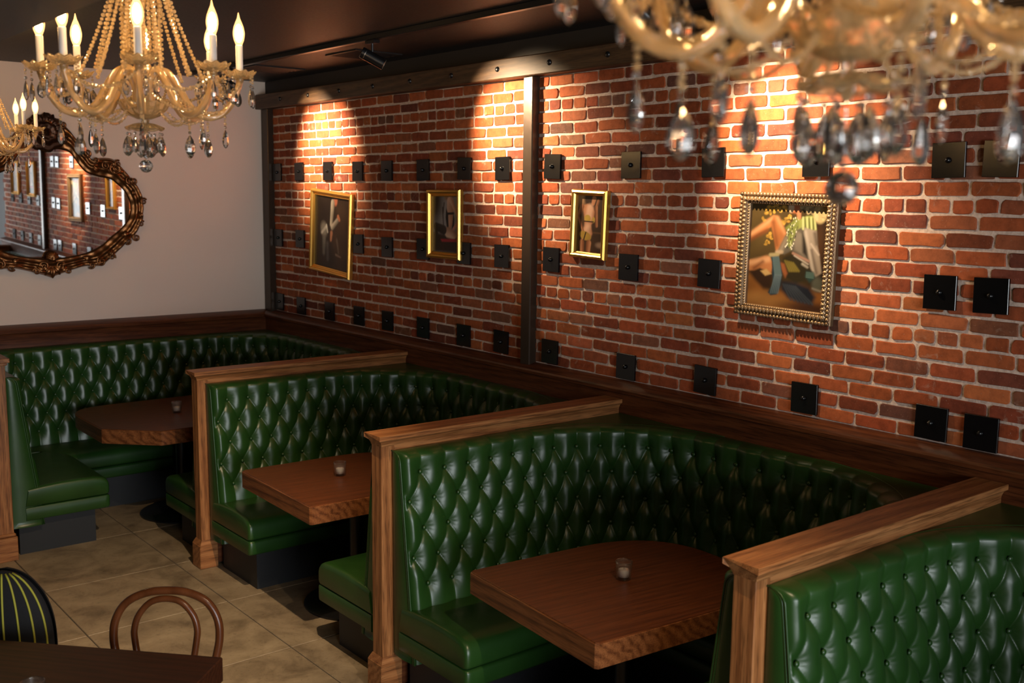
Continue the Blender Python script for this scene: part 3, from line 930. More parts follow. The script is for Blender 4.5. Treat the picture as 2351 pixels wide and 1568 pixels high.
t = empty('upholstered_chair', (-3.40, -4.54, 0), math.atan2(-.63, .78))
chair_frame(t, 'blackcloth')
for sx in (-1, 1):
    MB().tube(spline([(sx * .15, .15, .44), (sx * .165, .175, .25), (sx * .18, .2, 0)], 8), .016, 8).obj('leg', 'blackcloth', t, smooth=True)
def dome(u, v, off=0.0):
    # u across -1..1, v up 0..1
    hw = .185 * math.sqrt(max(0, 1 - max(0, (v - .42) / .58) ** 2.3)) if v > .42 else .185 - .01 * (.42 - v)
    x = u * hw
    bulge = .075 * math.sqrt(max(0, 1 - u * u)) * (1 if v < .55 else math.sqrt(max(0, 1 - ((v - .55) / .46) ** 2)))
    return (x, .22 - bulge - off, .44 + .515 * v)
vv = np.concatenate([np.linspace(0, .9, 20), np.linspace(.92, 1, 9)])
uu = np.sin(np.linspace(-PI / 2, PI / 2, 25))
b = MB().grid(np.array([[dome(u, v) for u in uu] for v in vv]))
G = np.array([[dome(u, v) for u in uu] for v in vv]); G[..., 1] = .44 - G[..., 1] + .02
b.grid(G, flip=True)
o = b.obj('backrest', 'blackcloth', t, smooth=True)
for u in (-.92, -.72, -.45, -.15, .15, .45, .72, .92):
    pts = [dome(u, v, .001) for v in np.linspace(.02, .985, 40)]
    MB().tube(pts, .0042, 6).obj('stripe', 'yellow', o, smooth=True)
tag(t, 'black chair with thin yellow stripes cropped at the left edge', 'chair')

# ================================================================= WALL PLATES
plate_me = MB().box((-.026, -.0725, -.0725), (-.012, .0725, .0725), .0015).data('plate', 'plate')
stand_me = MB().box((-.013, -.05, -.05), (0, .05, .05)).data('standoff', 'plate')
knob_me = MB().lathe([(.0001, .016), (.007, .015), (.011, .010), (.0125, .003), (.0125, 0)], 14).data('knob', 'plate', True)
PY = [-.238, -.632, -1.113, -1.570, -1.980, -2.447, -2.930, -3.335, -3.812, -4.462, -5.040, -5.650, -6.293, -6.512]
ORD = ['first', 'second', 'third', 'fourth', 'fifth', 'sixth', 'seventh', 'eighth']
rows = [('top', 2.562, set()), ('middle', 2.008, {2, 11}), ('bottom', 1.453, set())]
for rn, rz, skip in rows:
    nl, nr_ = 0, 0
    for i, y in enumerate(PY):
        if i in skip: continue
        if i < 8:
            lab = 'black square wall plate in the %s row, %s from the far corner post' % (rn, ORD[nl]); nl += 1
        else:
            lab = 'black square wall plate in the %s row, %s to the right of the steel post' % (rn, ORD[nr_]); nr_ += 1
        t = empty('wall_plate', (0, y, rz + random.uniform(-.006, .006)))
        t.rotation_euler = (random.uniform(-.03, .03), 0, 0)
        link('plate', plate_me, t); link('standoff', stand_me, t)
        k = link('knob', knob_me, t); k.location = (-.026, 0, 0); k.rotation_euler = (0, -PI / 2, 0)
        tag(t, lab, 'wall plate', 'black plates on the brick wall')

for y, on in ((-7.28, 'first'), (-7.74, 'second'), (-8.2, 'third'), (-8.66, 'fourth')):
    for rn, rz, _ in rows:
        if rn == 'top': continue
        t = empty('wall_plate', (0, y, rz))
        link('plate', plate_me, t); link('standoff', stand_me, t)
        k = link('knob', knob_me, t); k.location = (-.026, 0, 0); k.rotation_euler = (0, -PI / 2, 0)
        tag(t, 'black wall plate seen in the mirror, %s row, %s beyond the second post' % (rn, on), 'wall plate', 'black plates on the brick wall')
o = MB().box((-.062, -6.99, 1.35), (0, -6.90, 3.10), .006).obj('trim_6', 'poststeel'); tag(o, 'second dark steel post, reflected in the mirror', kind='structure')

# ================================================================= PAINTINGS
def sstep(a, b, x): return smoothstep((x - a) / (b - a))
class Canvas:
    def __init__(s, nu, nv, asp, bg):
        s.u, s.v = np.meshgrid(np.linspace(0, 1, nu), np.linspace(0, 1, nv), indexing='ij')
        s.a = asp; s.c = np.zeros((nu, nv, 3)) + np.array(bg)
        s.x, s.y = s.u * asp, s.v
    def mix(s, m, col): s.c = s.c * (1 - m[..., None]) + np.array(col) * m[..., None]
    def cap(s, p, q, r1, r2, col, soft=.015, shade=None):
        a = s.a; px, py, qx, qy = p[0] * a, p[1], q[0] * a, q[1]
        dx, dy = qx - px, qy - py; l2 = dx * dx + dy * dy + 1e-9
        t = np.clip(((s.x - px) * dx + (s.y - py) * dy) / l2, 0, 1)
        ex, ey = s.x - px - t * dx, s.y - py - t * dy
        d = np.hypot(ex, ey); r = r1 + (r2 - r1) * t
        m = 1 - sstep(r - soft, r + soft, d)
        if shade is None: s.mix(m, col)
        else:
            side = (ex * -dy + ey * dx) / math.sqrt(l2) / np.maximum(r, 1e-4)
            k = sstep(-1, 1, side)[..., None]
            cc_ = np.array(col) * (1 - k) + np.array(shade) * k
            s.c = s.c * (1 - m[..., None]) + cc_ * m[..., None]
    def ell(s, p, rx, ry, col, soft=.2, rot=0):
        dx, dy = s.x - p[0] * s.a, s.y - p[1]
        c_, s_ = math.cos(rot), math.sin(rot)
        X, Y = dx * c_ + dy * s_, -dx * s_ + dy * c_
        d = np.hypot(X / rx, Y / ry)
        s.mix(1 - sstep(1 - soft, 1 + soft, d), col)
    def poly(s, pts, col, soft=.012):
        P = [(a * s.a, b) for a, b in pts]; n = len(P)
        inside = np.zeros(s.x.shape, bool); dist = np.full(s.x.shape, 9.0)
        for i in range(n):
            (x0, y0), (x1, y1) = P[i], P[(i + 1) % n]
            cond = ((y0 > s.y) != (y1 > s.y)) & (s.x < (x1 - x0) * (s.y - y0) / (y1 - y0 + 1e-12) + x0)
            inside ^= cond
            dx, dy = x1 - x0, y1 - y0
            t = np.clip(((s.x - x0) * dx + (s.y - y0) * dy) / (dx * dx + dy * dy + 1e-12), 0, 1)
            dist = np.minimum(dist, np.hypot(s.x - x0 - t * dx, s.y - y0 - t * dy))
        sd = np.where(inside, dist, -dist)
        s.mix(sstep(-soft, soft, sd), col)
    def noise(s, amp, seed):
        g = np.random.default_rng(seed); f = np.zeros(s.x.shape)
        for k in range(14):
            fx, fy = g.normal(0, 14, 2); f += np.sin(fx * s.x + fy * s.y + g.uniform(0, 6)) * g.uniform(.3, 1)
        s.c = np.clip(s.c * (1 + amp * f[..., None] / 4), 0.002, 1)
SK, SKD, SKL = (.46, .20, .10), (.17, .055, .022), (.66, .38, .25)
def painting_man():
    c = Canvas(90, 96, .95, (.018, .010, .006))
    c.ell((.82, .35), .22, .6, (.050, .024, .011), .8)
    c.ell((.18, .8), .2, .3, (.012, .007, .005), .8)
    c.ell((.58, .97), .05, .085, (.30, .09, .05), .3)
    c.cap((.50, .92), (.47, .62), .050, .035, (.38, .33, .27), .012, (.16, .13, .10))
    c.cap((.66, .70), (.50, .58), .035, .04, (.34, .29, .24), .015, (.12, .10, .08))
    c.cap((.66, .74), (.70, .70), .030, .022, (.36, .13, .07), .012)
    c.ell((.26, .53), .085, .10, (.17, .15, .13), .5, .4)
    c.cap((.20, .48), (.33, .58), .02, .02, (.34, .31, .28), .015)
    c.cap((.33, .60), (.37, .50), .012, .012, (.40, .38, .35), .01)
    c.cap((.48, .50), (.47, .40), .032, .022, (.26, .11, .06), .015)
    c.cap((.27, .40), (.27, .20), .045, .03, (.10, .09, .08), .03)
    c.cap((.37, .34), (.39, .12), .03, .03, (.06, .05, .05), .03)
    c.cap((.64, .42), (.70, .24), .02, .016, (.09, .06, .045), .015)
    c.cap((.62, .21), (.76, .19), .016, .010, (.16, .10, .08), .01)
    c.noise(.25, 1); c.c *= .62; return c
def painting_seated():
    c = Canvas(70, 96, .72, (.30, .27, .26))
    c.ell((.05, .95), .22, .40, (.030, .016, .010), .6)
    c.poly([(0, 0), (1, 0), (1, .30), (.0, .36)], (.035, .016, .010), .05)
    c.cap((.38, .80), (.42, .45), .012, .012, (.03, .012, .008), .01)
    c.cap((.44, .88), (.40, .70), .012, .012, (.03, .012, .008), .01)
    c.ell((.62, .99), .13, .07, (.26, .12, .05), .4)
    c.cap((.68, .90), (.66, .52), .095, .085, SKL, .02, SK)
    c.cap((.72, .92), (.97, .66), .045, .035, SKL, .012, SK)
    c.poly([(.52, .80), (.60, .68), (.62, .45), (.56, .40), (.50, .62)], (.012, .008, .008), .01)
    c.poly([(.80, .72), (.84, .60), (.82, .42), (.74, .42), (.78, .60)], (.012, .008, .008), .01)
    c.cap((.55, .69), (.80, .70), .022, .02, (.012, .008, .008), .01)
    c.cap((.94, .52), (.80, .42), .032, .028, (.62, .28, .22), .012)
    c.cap((.60, .36), (.82, .32), .095, .075, (.70, .48, .34), .02, (.40, .20, .12))
    c.cap((.12, .46), (.42, .40), .07, .085, (.022, .014, .012), .015, (.05, .03, .025))
    c.cap((.12, .46), (.16, .15), .055, .035, (.030, .018, .012), .02)
    c.poly([(.30, .235), (.98, .255), (.98, .20), (.36, .185)], (.42, .018, .025), .01)
    c.cap((.42, .18), (.40, .02), .012, .012, (.06, .022, .012), .01)
    c.cap((.84, .18), (.86, .02), .012, .012, (.06, .022, .012), .01)
    c.noise(.15, 2); c.c *= .75; return c
def painting_standing():
    c = Canvas(66, 110, .60, (.050, .024, .011))
    c.ell((.12, .95), .16, .12, (.36, .20, .10), .7)
    c.poly([(.60, .40), (1, .40), (1, .0), (.60, .0)], (.040, .018, .009), .05)
    c.cap((.62, .36), (1.0, .36), .015, .015, (.10, .045, .02), .01)
    c.ell((.90, .15), .10, .05, (.26, .17, .13), .6)
    c.ell((.40, .93), .10, .11, (.028, .012, .008), .4)
    c.cap((.60, .95), (.56, .86), .045, .035, SK, .012)
    c.poly([(.18, .82), (.36, .85), (.56, .80), (.64, .72), (.60, .56), (.52, .48), (.58, .34), (.50, .22), (.20, .22), (.16, .33), (.28, .46), (.26, .60)], SK, .02)
    c.cap((.46, .78), (.42, .62), .07, .07, SKL, .04)
    c.cap((.40, .46), (.36, .36), .06, .07, SKL, .05)
    c.cap((.16, .80), (.06, .66), .045, .035, SK, .015, SKD)
    c.cap((.05, .62), (.24, .36), .030, .022, SK, .012, SKD)
    c.cap((.76, .92), (.68, .78), .028, .026, SK, .012, SKD)
    c.cap((.68, .80), (.72, .48), .034, .028, SKD, .012, SK)
    c.ell((.38, .60), .072, .062, (.42, .27, .05), .15)
    c.ell((.60, .58), .034, .052, (.44, .29, .06), .15)
    c.cap((.26, .545), (.60, .545), .010, .010, (.015, .008, .006), .006)
    c.ell((.32, .295), .135, .075, (.36, .22, .04), .15, -.25)
    c.cap((.34, .35), (.27, .22), .012, .012, (.02, .01, .006), .006)
    c.cap((.20, .17), (.22, .0), .055, .045, SK, .015, SKD)
    c.cap((.46, .17), (.44, .0), .055, .045, SKD, .015, SK)
    c.noise(.15, 3); c.c *= .75; return c
def painting_lounge():
    c = Canvas(170, 190, .78, (.050, .030, .011))
    def Q(x, y):
        u = (x - 232) / 900; yt, yb = 165 + 25 * u, 1310 + 105 * u
        return u, (yb - y) / (yb - yt)
    def PG(pts, col, soft=.012): c.poly([Q(*p) for p in pts], col, soft)
    def CP(p, q, r1, r2, col, soft=.012, shade=None): c.cap(Q(*p), Q(*q), r1, r2, col, soft, shade)
    c.ell(Q(330, 420), .30, .34, (.085, .055, .018), .7)
    c.ell(Q(1080, 600), .14, .6, (.016, .009, .005), .7)
    c.ell(Q(1040, 640), .05, .22, (.06, .026, .010), .8)
    PG([(200, 900), (200, 1340), (1160, 1440), (1160, 1180), (800, 1100), (500, 1180), (430, 1110), (300, 960)], (.22, .085, .020), .05)
    c.ell(Q(420, 1260), .22, .07, (.34, .16, .045), .8)
    c.ell(Q(980, 1370), .25, .06, (.05, .02, .01), .8)
    PG([(225, 935), (400, 900), (530, 970), (510, 1130), (430, 1140), (330, 1050)], (.028, .013, .007), .03)
    g = np.random.default_rng(5)
    for bx, by, sx_, sy_, n in ((500, 235, 90, 45, 26), (425, 250, 30, 50, 10), (610, 205, 30, 25, 8), (625, 370, 30, 28, 9), (690, 310, 35, 30, 9), (375, 350, 18, 20, 5), (470, 540, 30, 40, 10), (450, 600, 30, 30, 6)):
        for k in range(n):
            f = g.uniform(.4, 1.1)
            c.ell(Q(bx + g.normal(0, sx_ * .6), by + g.normal(0, sy_ * .6)), g.uniform(.008, .020), g.uniform(.008, .018), (.52 * f, .30 * f, .055 * f), .5)
    # raised leg
    PG([(225, 500), (300, 442), (420, 352), (500, 300), (540, 306), (562, 345), (520, 400), (440, 455), (330, 512), (225, 580)], (.46, .17, .055), .014)
    CP((232, 520), (500, 330), .018, .016, (.66, .34, .16), .03)
    CP((232, 575), (430, 470), .014, .014, (.20, .06, .02), .03)
    PG([(495, 310), (550, 318), (612, 410), (660, 500), (640, 560), (600, 640), (570, 720), (552, 715), (530, 610), (500, 500), (470, 390)], (.40, .15, .05), .014)
    CP((500, 380), (560, 640), .014, .010, (.20, .065, .022), .03)
    CP((545, 330), (640, 500), .016, .014, (.58, .27, .12), .025)
    # lying leg
    PG([(225, 810), (330, 800), (420, 765), (480, 772), (515, 830), (522, 900), (510, 960), (440, 930), (370, 900), (300, 926), (225, 932)], (.40, .16, .06), .014)
    CP((240, 845), (460, 800), .022, .028, (.60, .32, .16), .03)
    CP((300, 905), (400, 830), .012, .012, (.16, .055, .02), .03)
    PG([(380, 935), (450, 912), (515, 968), (440, 990)], (.46, .30, .12), .012)
    # jacket
    PG([(585, 710), (640, 600), (680, 480), (790, 430), (870, 430), (1000, 460), (1005, 560), (930, 810), (900, 835), (800, 745), (730, 700), (650, 745)], (.105, .090, .070), .014)
    CP((610, 690), (660, 560), .022, .018, (.24, .19, .14), .025)
    CP((570, 720), (620, 715), .022, .016, (.40, .30, .20), .015)
    PG([(780, 480), (850, 500), (925, 790), (860, 745), (770, 690), (755, 600)], (.20, .17, .135), .02)
    PG([(840, 490), (880, 560), (925, 790), (860, 720), (850, 600)], (.022, .018, .014), .02)
    # lace ruffle
    PG([(645, 440), (780, 310), (812, 330), (792, 420), (742, 560), (722, 690), (690, 640), (680, 500)], (.19, .22, .055), .014)
    for k in range(60):
        x, y = g.uniform(655, 800), g.uniform(320, 680)
        if abs(x - (790 - (y - 310) * .20) + 30) > 60: continue
        c.ell(Q(x, y), .006, .010, ((.46, .50, .26), (.05, .05, .035), (.62, .60, .50))[k % 3], .4)
    # cape collar
    PG([(795, 350), (880, 300), (960, 295), (1000, 460), (900, 465), (860, 420), (790, 455)], (.27, .30, .085), .012)
    for x in (840, 885, 930, 970): CP((x, 320), (x + 12, 445), .008, .013, (.50, .54, .24), .010)
    for x in (862, 908, 952): CP((x, 330), (x + 14, 450), .005, .009, (.09, .10, .025), .010)
    # head, curls, hat
    c.ell(Q(745, 205), .055, .055, (.44, .13, .05), .4)
    c.ell(Q(700, 210), .028, .045, (.62, .46, .30), .4)
    CP((785, 250), (795, 320), .022, .018, (.50, .20, .10), .012)
    for k in range(22):
        f = g.uniform(.35, 1.0)
        c.ell(Q(g.uniform(815, 960), g.uniform(170, 270)), .016, .018, (.46 * f, .36 * f, .20 * f), .4)
    c.ell(Q(1030, 270), .068, .095, (.46, .36, .18), .2)
    for k in range(60):
        a_, r_ = g.uniform(0, 6.3), g.uniform(.3, 1) ** .5
        f = g.uniform(.75, 1.25)
        c.ell(Q(1030 + 58 * r_ * math.cos(a_), 270 + 100 * r_ * math.sin(a_)), .012, .012, (.50 * f, .40 * f, .21 * f), .6)
    # sleeve
    PG([(858, 430), (1000, 470), (1012, 600), (1052, 750), (1088, 950), (1020, 1000), (960, 900), (920, 700), (870, 520)], (.30, .245, .20), .012)
    CP((880, 480), (1000, 940), .010, .014, (.46, .40, .34), .022)
    CP((985, 500), (1010, 620), .016, .012, (.12, .095, .075), .02)
    CP((950, 620), (1040, 740), .008, .008, (.50, .42, .36), .012)
    CP((960, 690), (1030, 950), .010, .012, (.13, .10, .08), .02)
    c.ell(Q(1045, 1080), .05, .07, (.085, .090, .070), .5)
    CP((1000, 1130), (1090, 1160), .008, .008, (.24, .22, .18), .014)
    # belt, skirt
    PG([(640, 780), (750, 728), (930, 870), (1000, 960), (920, 1050), (800, 1070), (700, 1010), (640, 850)], (.026, .020, .009), .02)
    for k in range(5): CP((665 + 24 * k, 815 + 6 * k), (725 + 26 * k, 930), .006, .010, (.20, .155, .03), .014)
    CP((752, 728), (935, 815), .012, .012, (.34, .19, .14), .010)
    CP((770, 755), (930, 850), .007, .007, (.42, .36, .30), .010)
    CP((870, 850), (925, 885), .012, .010, (.38, .34, .28), .014)
    PG([(600, 830), (660, 850), (702, 960), (680, 1010), (620, 910)], (.26, .085, .03), .016)
    PG([(920, 930), (1000, 940), (1022, 1010), (960, 1062), (908, 990)], (.022, .050, .046), .02)
    for k in range(4): CP((920, 945 + 18 * k), (1000, 955 + 18 * k), .004, .004, (.10, .17, .15), .008)
    # blue drape
    PG([(485, 745), (560, 738), (602, 800), (642, 960), (632, 1100), (590, 1205), (520, 1215), (485, 1180), (542, 1080), (522, 950), (512, 830)], (.018, .040, .058), .012)
    for k in range(5):
        CP((520 + 16 * k, 770), (560 + 17 * k, 980), .004, .007, (.11, .17, .185), .010)
        CP((560 + 17 * k, 980), (515 + 22 * k, 1190), .007, .004, (.12, .17, .20), .010)
    CP((490, 750), (575, 745), .018, .016, (.33, .27, .14), .012)
    PG([(640, 1050), (800, 1062), (960, 1120), (1040, 1230), (1000, 1330), (860, 1300), (720, 1240), (640, 1150)], (.012, .015, .024), .03)
    for k in range(7): CP((660 + 24 * k, 1085 + 4 * k), (760 + 42 * k, 1265 + 8 * k), .004, .005, (.045, .055, .070), .014)
    c.noise(.14, 4); c.c *= .55; return c
def framed(name, yc, zc, w, h, rot, cv, fmat, fw_, label, ornate=False):
    t = empty(name, (0, yc, zc)); t.rotation_euler = (rot, 0, 0)
    if not ornate: prof = [(0, -.006), (0, -.034), (.006, -.046), (.016, -.050), (.024, -.044), (.030, -.034), (fw_ - .012, -.028), (fw_ - .006, -.031), (fw_, -.026), (fw_, -.012)]
    else: prof = [(0, -.006), (0, -.030), (.006, -.040), (.014, -.044), (.022, -.040), (.030, -.050), (.038, -.052), (fw_ - .010, -.034), (fw_ - .004, -.036), (fw_, -.030), (fw_, -.012)]
    # rectangle in wall plane: local y runs right-to-left, so left edge is +w/2
    G = []
    for sy, sz in ((1, -1), (-1, -1), (-1, 1), (1, 1)):
        G.append([(d, sy * (w / 2 - o), sz * (h / 2 - o)) for o, d in prof])
    b = MB().grid(np.array(G), closeu=True)
    o = b.obj('frame', fmat, t); fixnormals(o.data)
    MB().box((-.012, -w / 2 + .01, -h / 2 + .01), (-.004, w / 2 - .01, h / 2 - .01)).obj('backing', 'black', t)
    # canvas with painted colours
    nu, nv = cv.u.shape
    iw, ih = w - 2 * fw_ + .004, h - 2 * fw_ + .004
    G = np.stack([np.full((nu, nv), -.0155), iw / 2 - cv.u * iw, -ih / 2 + cv.v * ih], 2)
    b = MB().grid(G, flip=False); me = b.data('canvas', 'canvas', True)
    a_ = me.color_attributes.new('paint', 'FLOAT_COLOR', 'POINT')
    a_.data.foreach_set('color', np.concatenate([cv.c, np.ones((nu, nv, 1))], 2).ravel().astype(np.float32))
    o = link('canvas', me, t)
    if me.polygons[0].normal.x > 0: me.flip_normals()
    if ornate:
        b = MB(); b2 = MB()
        def run(p, q, step, fn):
            p, q = np.array(p), np.array(q); n = int(np.linalg.norm(q - p) / step)
            for k in range(n + 1): fn(p + (q - p) * k / n, (q - p) / np.linalg.norm(q - p))
        cs = [(w / 2 - .010, -h / 2 + .010), (-w / 2 + .010, -h / 2 + .010), (-w / 2 + .010, h / 2 - .010), (w / 2 - .010, h / 2 - .010)]
        ci = [(w / 2 - fw_ + .006, -h / 2 + fw_ - .006), (-w / 2 + fw_ - .006, -h / 2 + fw_ - .006), (-w / 2 + fw_ - .006, h / 2 - fw_ + .006), (w / 2 - fw_ + .006, h / 2 - fw_ + .006)]
        cm = [(w / 2 - .034, -h / 2 + .034), (-w / 2 + .034, -h / 2 + .034), (-w / 2 + .034, h / 2 - .034), (w / 2 - .034, h / 2 - .034)]
        for i in range(4):
            run(cs[i], cs[(i + 1) % 4], .0195, lambda c_, d_: b.sphere((-.043, c_[0], c_[1]), .0105, 8, 5, (.9, 1, 1)))
            run(cm[i], cm[(i + 1) % 4], .021, lambda c_, d_: b.sphere((-.050, c_[0], c_[1]), .011, 8, 5, (.6, .75 + .5 * abs(d_[1]), .75 + .5 * abs(d_[0]))))
            run(ci[i], ci[(i + 1) % 4], .013, lambda c_, d_: b2.sphere((-.034, c_[0], c_[1]), .0055, 6, 4))
        b.obj('carved_trim', fmat, o.parent and t, smooth=True); b2.obj('bead_trim', 'oldgold', t, smooth=True)
    tag(t, label, 'painting', 'paintings on the brick wall')
framed('framed_painting', -1.160, 2.076, .640, .660, .075, painting_man(), 'gold', .048, 'gold framed dark painting of a suited figure, hung crooked near the far corner')
framed('framed_painting', -2.712, 2.190, .385, .468, .0, painting_seated(), 'gold', .046, 'gold framed painting of a seated figure on a red stool')
framed('framed_painting', -4.144, 2.232, .290, .392, .035, painting_standing(), 'gold', .034, 'small gold framed painting of a standing figure, right of the steel post')
framed('framed_painting', -5.508, 2.118, .550, .600, .022, painting_lounge(), 'oldgold', .056, 'largest painting, a seated figure in green and blue in a carved frame', ornate=True)

framed('framed_painting', -7.55, 2.30, .42, .50, 0, painting_seated(), 'gold', .046, 'gold framed painting reflected in the mirror beside the second post')
framed('framed_painting', -8.42, 2.30, .42, .50, 0, painting_standing(), 'gold', .046, 'gold framed painting reflected at the left edge of the mirror')

# ================================================================= MIRROR
MXC = -1.835
def pxw(u, v):     # pixel -> point on the end wall (only used to lay out the outline)
    d = fw + rt2 * ((u - 1175.5) / FPX) - up2 * ((v - 784) / FPX)
    k = (-.03 - CAM.y) / d.y
    q = CAM + d * k
    return q.x - MXC, q.z
outp = [(101, 261), (128, 270), (150, 287), (171, 312), (199, 345), (211, 364), (233, 362), (260, 365), (282, 385), (301, 407), (321, 434), (331, 471), (327, 504), (315, 535), (297, 552), (275, 575), (245, 603), (230, 611), (196, 612), (147, 627), (113, 638)]
inp = [(101, 350), (128, 343), (145, 345), (162, 353), (181, 379), (198, 396), (226, 406), (252, 411), (270, 424), (287, 442), (299, 471), (296, 498), (279, 523), (254, 544), (233, 563), (196, 581), (147, 591), (113, 594)]
def contour(px, n):
    P = [pxw(*p) for p in px]
    P[0] = (0.0, P[0][1]); P[-1] = (0.0, P[-1][1])
    C_ = spline([(a, b, 0) for a, b in P], 10)[:, :2]
    # arc-length resample
    d = np.r_[0, np.cumsum(np.linalg.norm(np.diff(C_, axis=0), axis=1))]
    q = np.linspace(0, d[-1], n)
    R = np.stack([np.interp(q, d, C_[:, 0]), np.interp(q, d, C_[:, 1])], 1)
    Lh = R[::-1] * np.array([-1, 1])
    return np.concatenate([R, Lh[1:-1]])
NM = 150
CO, CI = contour(outp, NM), contour(inp, NM)
t = empty('wall_mirror', (MXC, -.005, 0))
fr = [0, .05, .12, .22, .32, .42, .52, .60, .68, .78, .88, .95, 1.0]
hh = [.006, .030, .052, .058, .044, .036, .052, .056, .046, .030, .036, .030, .012]
G = []
k_ = np.arange(len(CO)); sarc = k_ / len(CO)
rip = .07 * np.sin(k_ * .9) + .12 * np.sin(k_ * .37 + 1)
for f_, h_ in zip(fr, hh):
    P2 = CO * (1 - f_) + CI * f_
    y_ = -h_ * (1 + (rip if .04 < f_ < .96 else 0) * (1.2 if f_ < .5 else .8))
    G.append(np.c_[P2[:, 0], y_ + 0 * P2[:, 0], P2[:, 1]])
o = MB().grid(np.array(G), closev=True).obj('frame', 'bronze', t, smooth=True); fixnormals(o.data)
o.data.polygons.foreach_set('use_smooth', [True] * len(o.data.polygons))
frame_o = o
# glass
b = MB(); n = len(CI); cz = CI.mean(0)
b.add(np.concatenate([np.c_[CI[:, 0], -.022 - .0156 * (CI[:, 1] - cz[1]) - .0032 * CI[:, 0], CI[:, 1]], [[0, -.022, cz[1]]]]), [(i, (i + 1) % n, n) for i in range(n)])
o = b.obj('mirror_glass', 'mirror', t)
if o.data.polygons[0].normal.y > 0: o.data.flip_normals()
# scrolls and leaves along the frame
def scroll(cx, cz_, r, turns, start, mir, par, mat='bronze'):
    th = np.linspace(0, turns * 2 * PI, int(22 * turns) + 8)
    rr_ = r * (1 - .78 * th / th[-1])
    pts = np.c_[cx + mir * rr_ * np.cos(th + start), -.052 - .014 * th / th[-1], cz_ + rr_ * np.sin(th + start)]
    MB().tube(pts, np.linspace(.010, .006, len(pts)) * (r / .045) ** .5, 7).obj('scroll', mat, par, smooth=True)
def leaf(cx, cz_, ln, ang, par, mat='bronze'):
    u_ = np.linspace(0, 1, 9); G_ = []
    for v_ in np.linspace(-1, 1, 7):
        wd = ln * .28 * np.sin(PI * np.clip(u_, .02, .98)) ** .8 * (1 + .15 * np.cos(u_ * 22))
        x_ = ln * u_; yv = v_ * wd
        zz_ = -.046 - .022 * np.sin(PI * u_) * (1 - .6 * v_ * v_) + .006 * np.cos(v_ * 6)
        X_ = cx + x_ * math.cos(ang) - yv * math.sin(ang); Z_ = cz_ + x_ * math.sin(ang) + yv * math.cos(ang)
        G_.append(np.c_[X_, zz_, Z_])
    MB().grid(np.array(G_)).obj('leaf', mat, par, smooth=True)
rm = random.Random(11)
mid = CO * .55 + CI * .45; outc = CO * .9 + CI * .1
for i in range(5, NM - 4, 15):
    for mir in (1, -1):
        P2 = mid[i]; tg = mid[min(i + 2, NM - 1)] - mid[i - 2]; an = math.atan2(tg[1], tg[0])
        a_ = an + (.5 if (i // 15) % 2 else -.5)
        if mir < 0: a_ = PI - a_
        leaf(mir * P2[0], P2[1], .075, a_, frame_o)
for i in range(10, NM - 4, 13):
    for mir in (1, -1):
        P2 = outc[i]; scroll(mir * P2[0], P2[1], .028, 1.3, rm.uniform(0, 6), mir, frame_o)
for px_, r_ in (((262, 388), .045), ((240, 380), .03), ((230, 600), .036), ((310, 545), .03), ((197, 352), .04), ((296, 415), .035)):
    a_, b_ = pxw(*px_)
    for mir in (1, -1): scroll(mir * a_, b_, r_, 1.5, 2.0, mir, frame_o)
# crest cartouche
ct, cb = pxw(101, 263)[1], pxw(101, 345)[1]
hc = (ct + cb) / 2
b = MB(); 
Gc = []
for a_ in np.linspace(0, 2 * PI, 61)[:-1]:
    ro = 1 + .07 * math.cos(9 * a_)
    Gc.append([(.150 * ro * k * math.cos(a_), -.030 - .055 * math.cos(k * PI / 2) - .010 * math.cos(k * 14), hc + (ct - cb) * .53 * ro * k * math.sin(a_)) for k in np.linspace(.02, 1, 12)])
cre = b.grid(np.array(Gc), closeu=True).obj('crest', 'darkbronze', t, smooth=True)
for k in range(7):
    a_ = PI / 2 + (k - 3) * .45
    leaf(.045 * math.cos(a_), hc + .02 + .03 * math.sin(a_), .10, a_, cre, 'darkbronze')
for mir in (1, -1):
    scroll(mir * .12, hc - .05, .04, 1.6, .5, mir, cre, 'darkbronze'); scroll(mir * .085, hc + .06, .03, 1.4, 1.5, mir, cre, 'darkbronze')
# bottom shell
sz_ = pxw(113, 600)[1]
b = MB()
for k in range(9):
    a_ = PI / 2 + (k - 4) * .27
    pts = [(.02 * (k - 4) * .3 + r_ * math.cos(a_), -.055 - .02 * math.sin(r_ / .075 * PI), sz_ + .0 + r_ * math.sin(a_)) for r_ in np.linspace(.0, .075, 7)]
    MB().tube(pts, np.linspace(.006, .013, 7), 7).obj('shell_rib', 'bronze', frame_o, smooth=True)
for k in range(5):
    a_ = -PI / 2 + (k - 2) * .55
    leaf(.0 + .02 * math.cos(a_), sz_ - .03, .10 - .012 * abs(k - 2), a_, frame_o)
for mir in (1, -1): scroll(mir * .06, sz_ - .035, .035, 1.5, 0, mir, frame_o)
tag(t, 'ornate bronze framed mirror reflecting the brick wall', 'mirror')

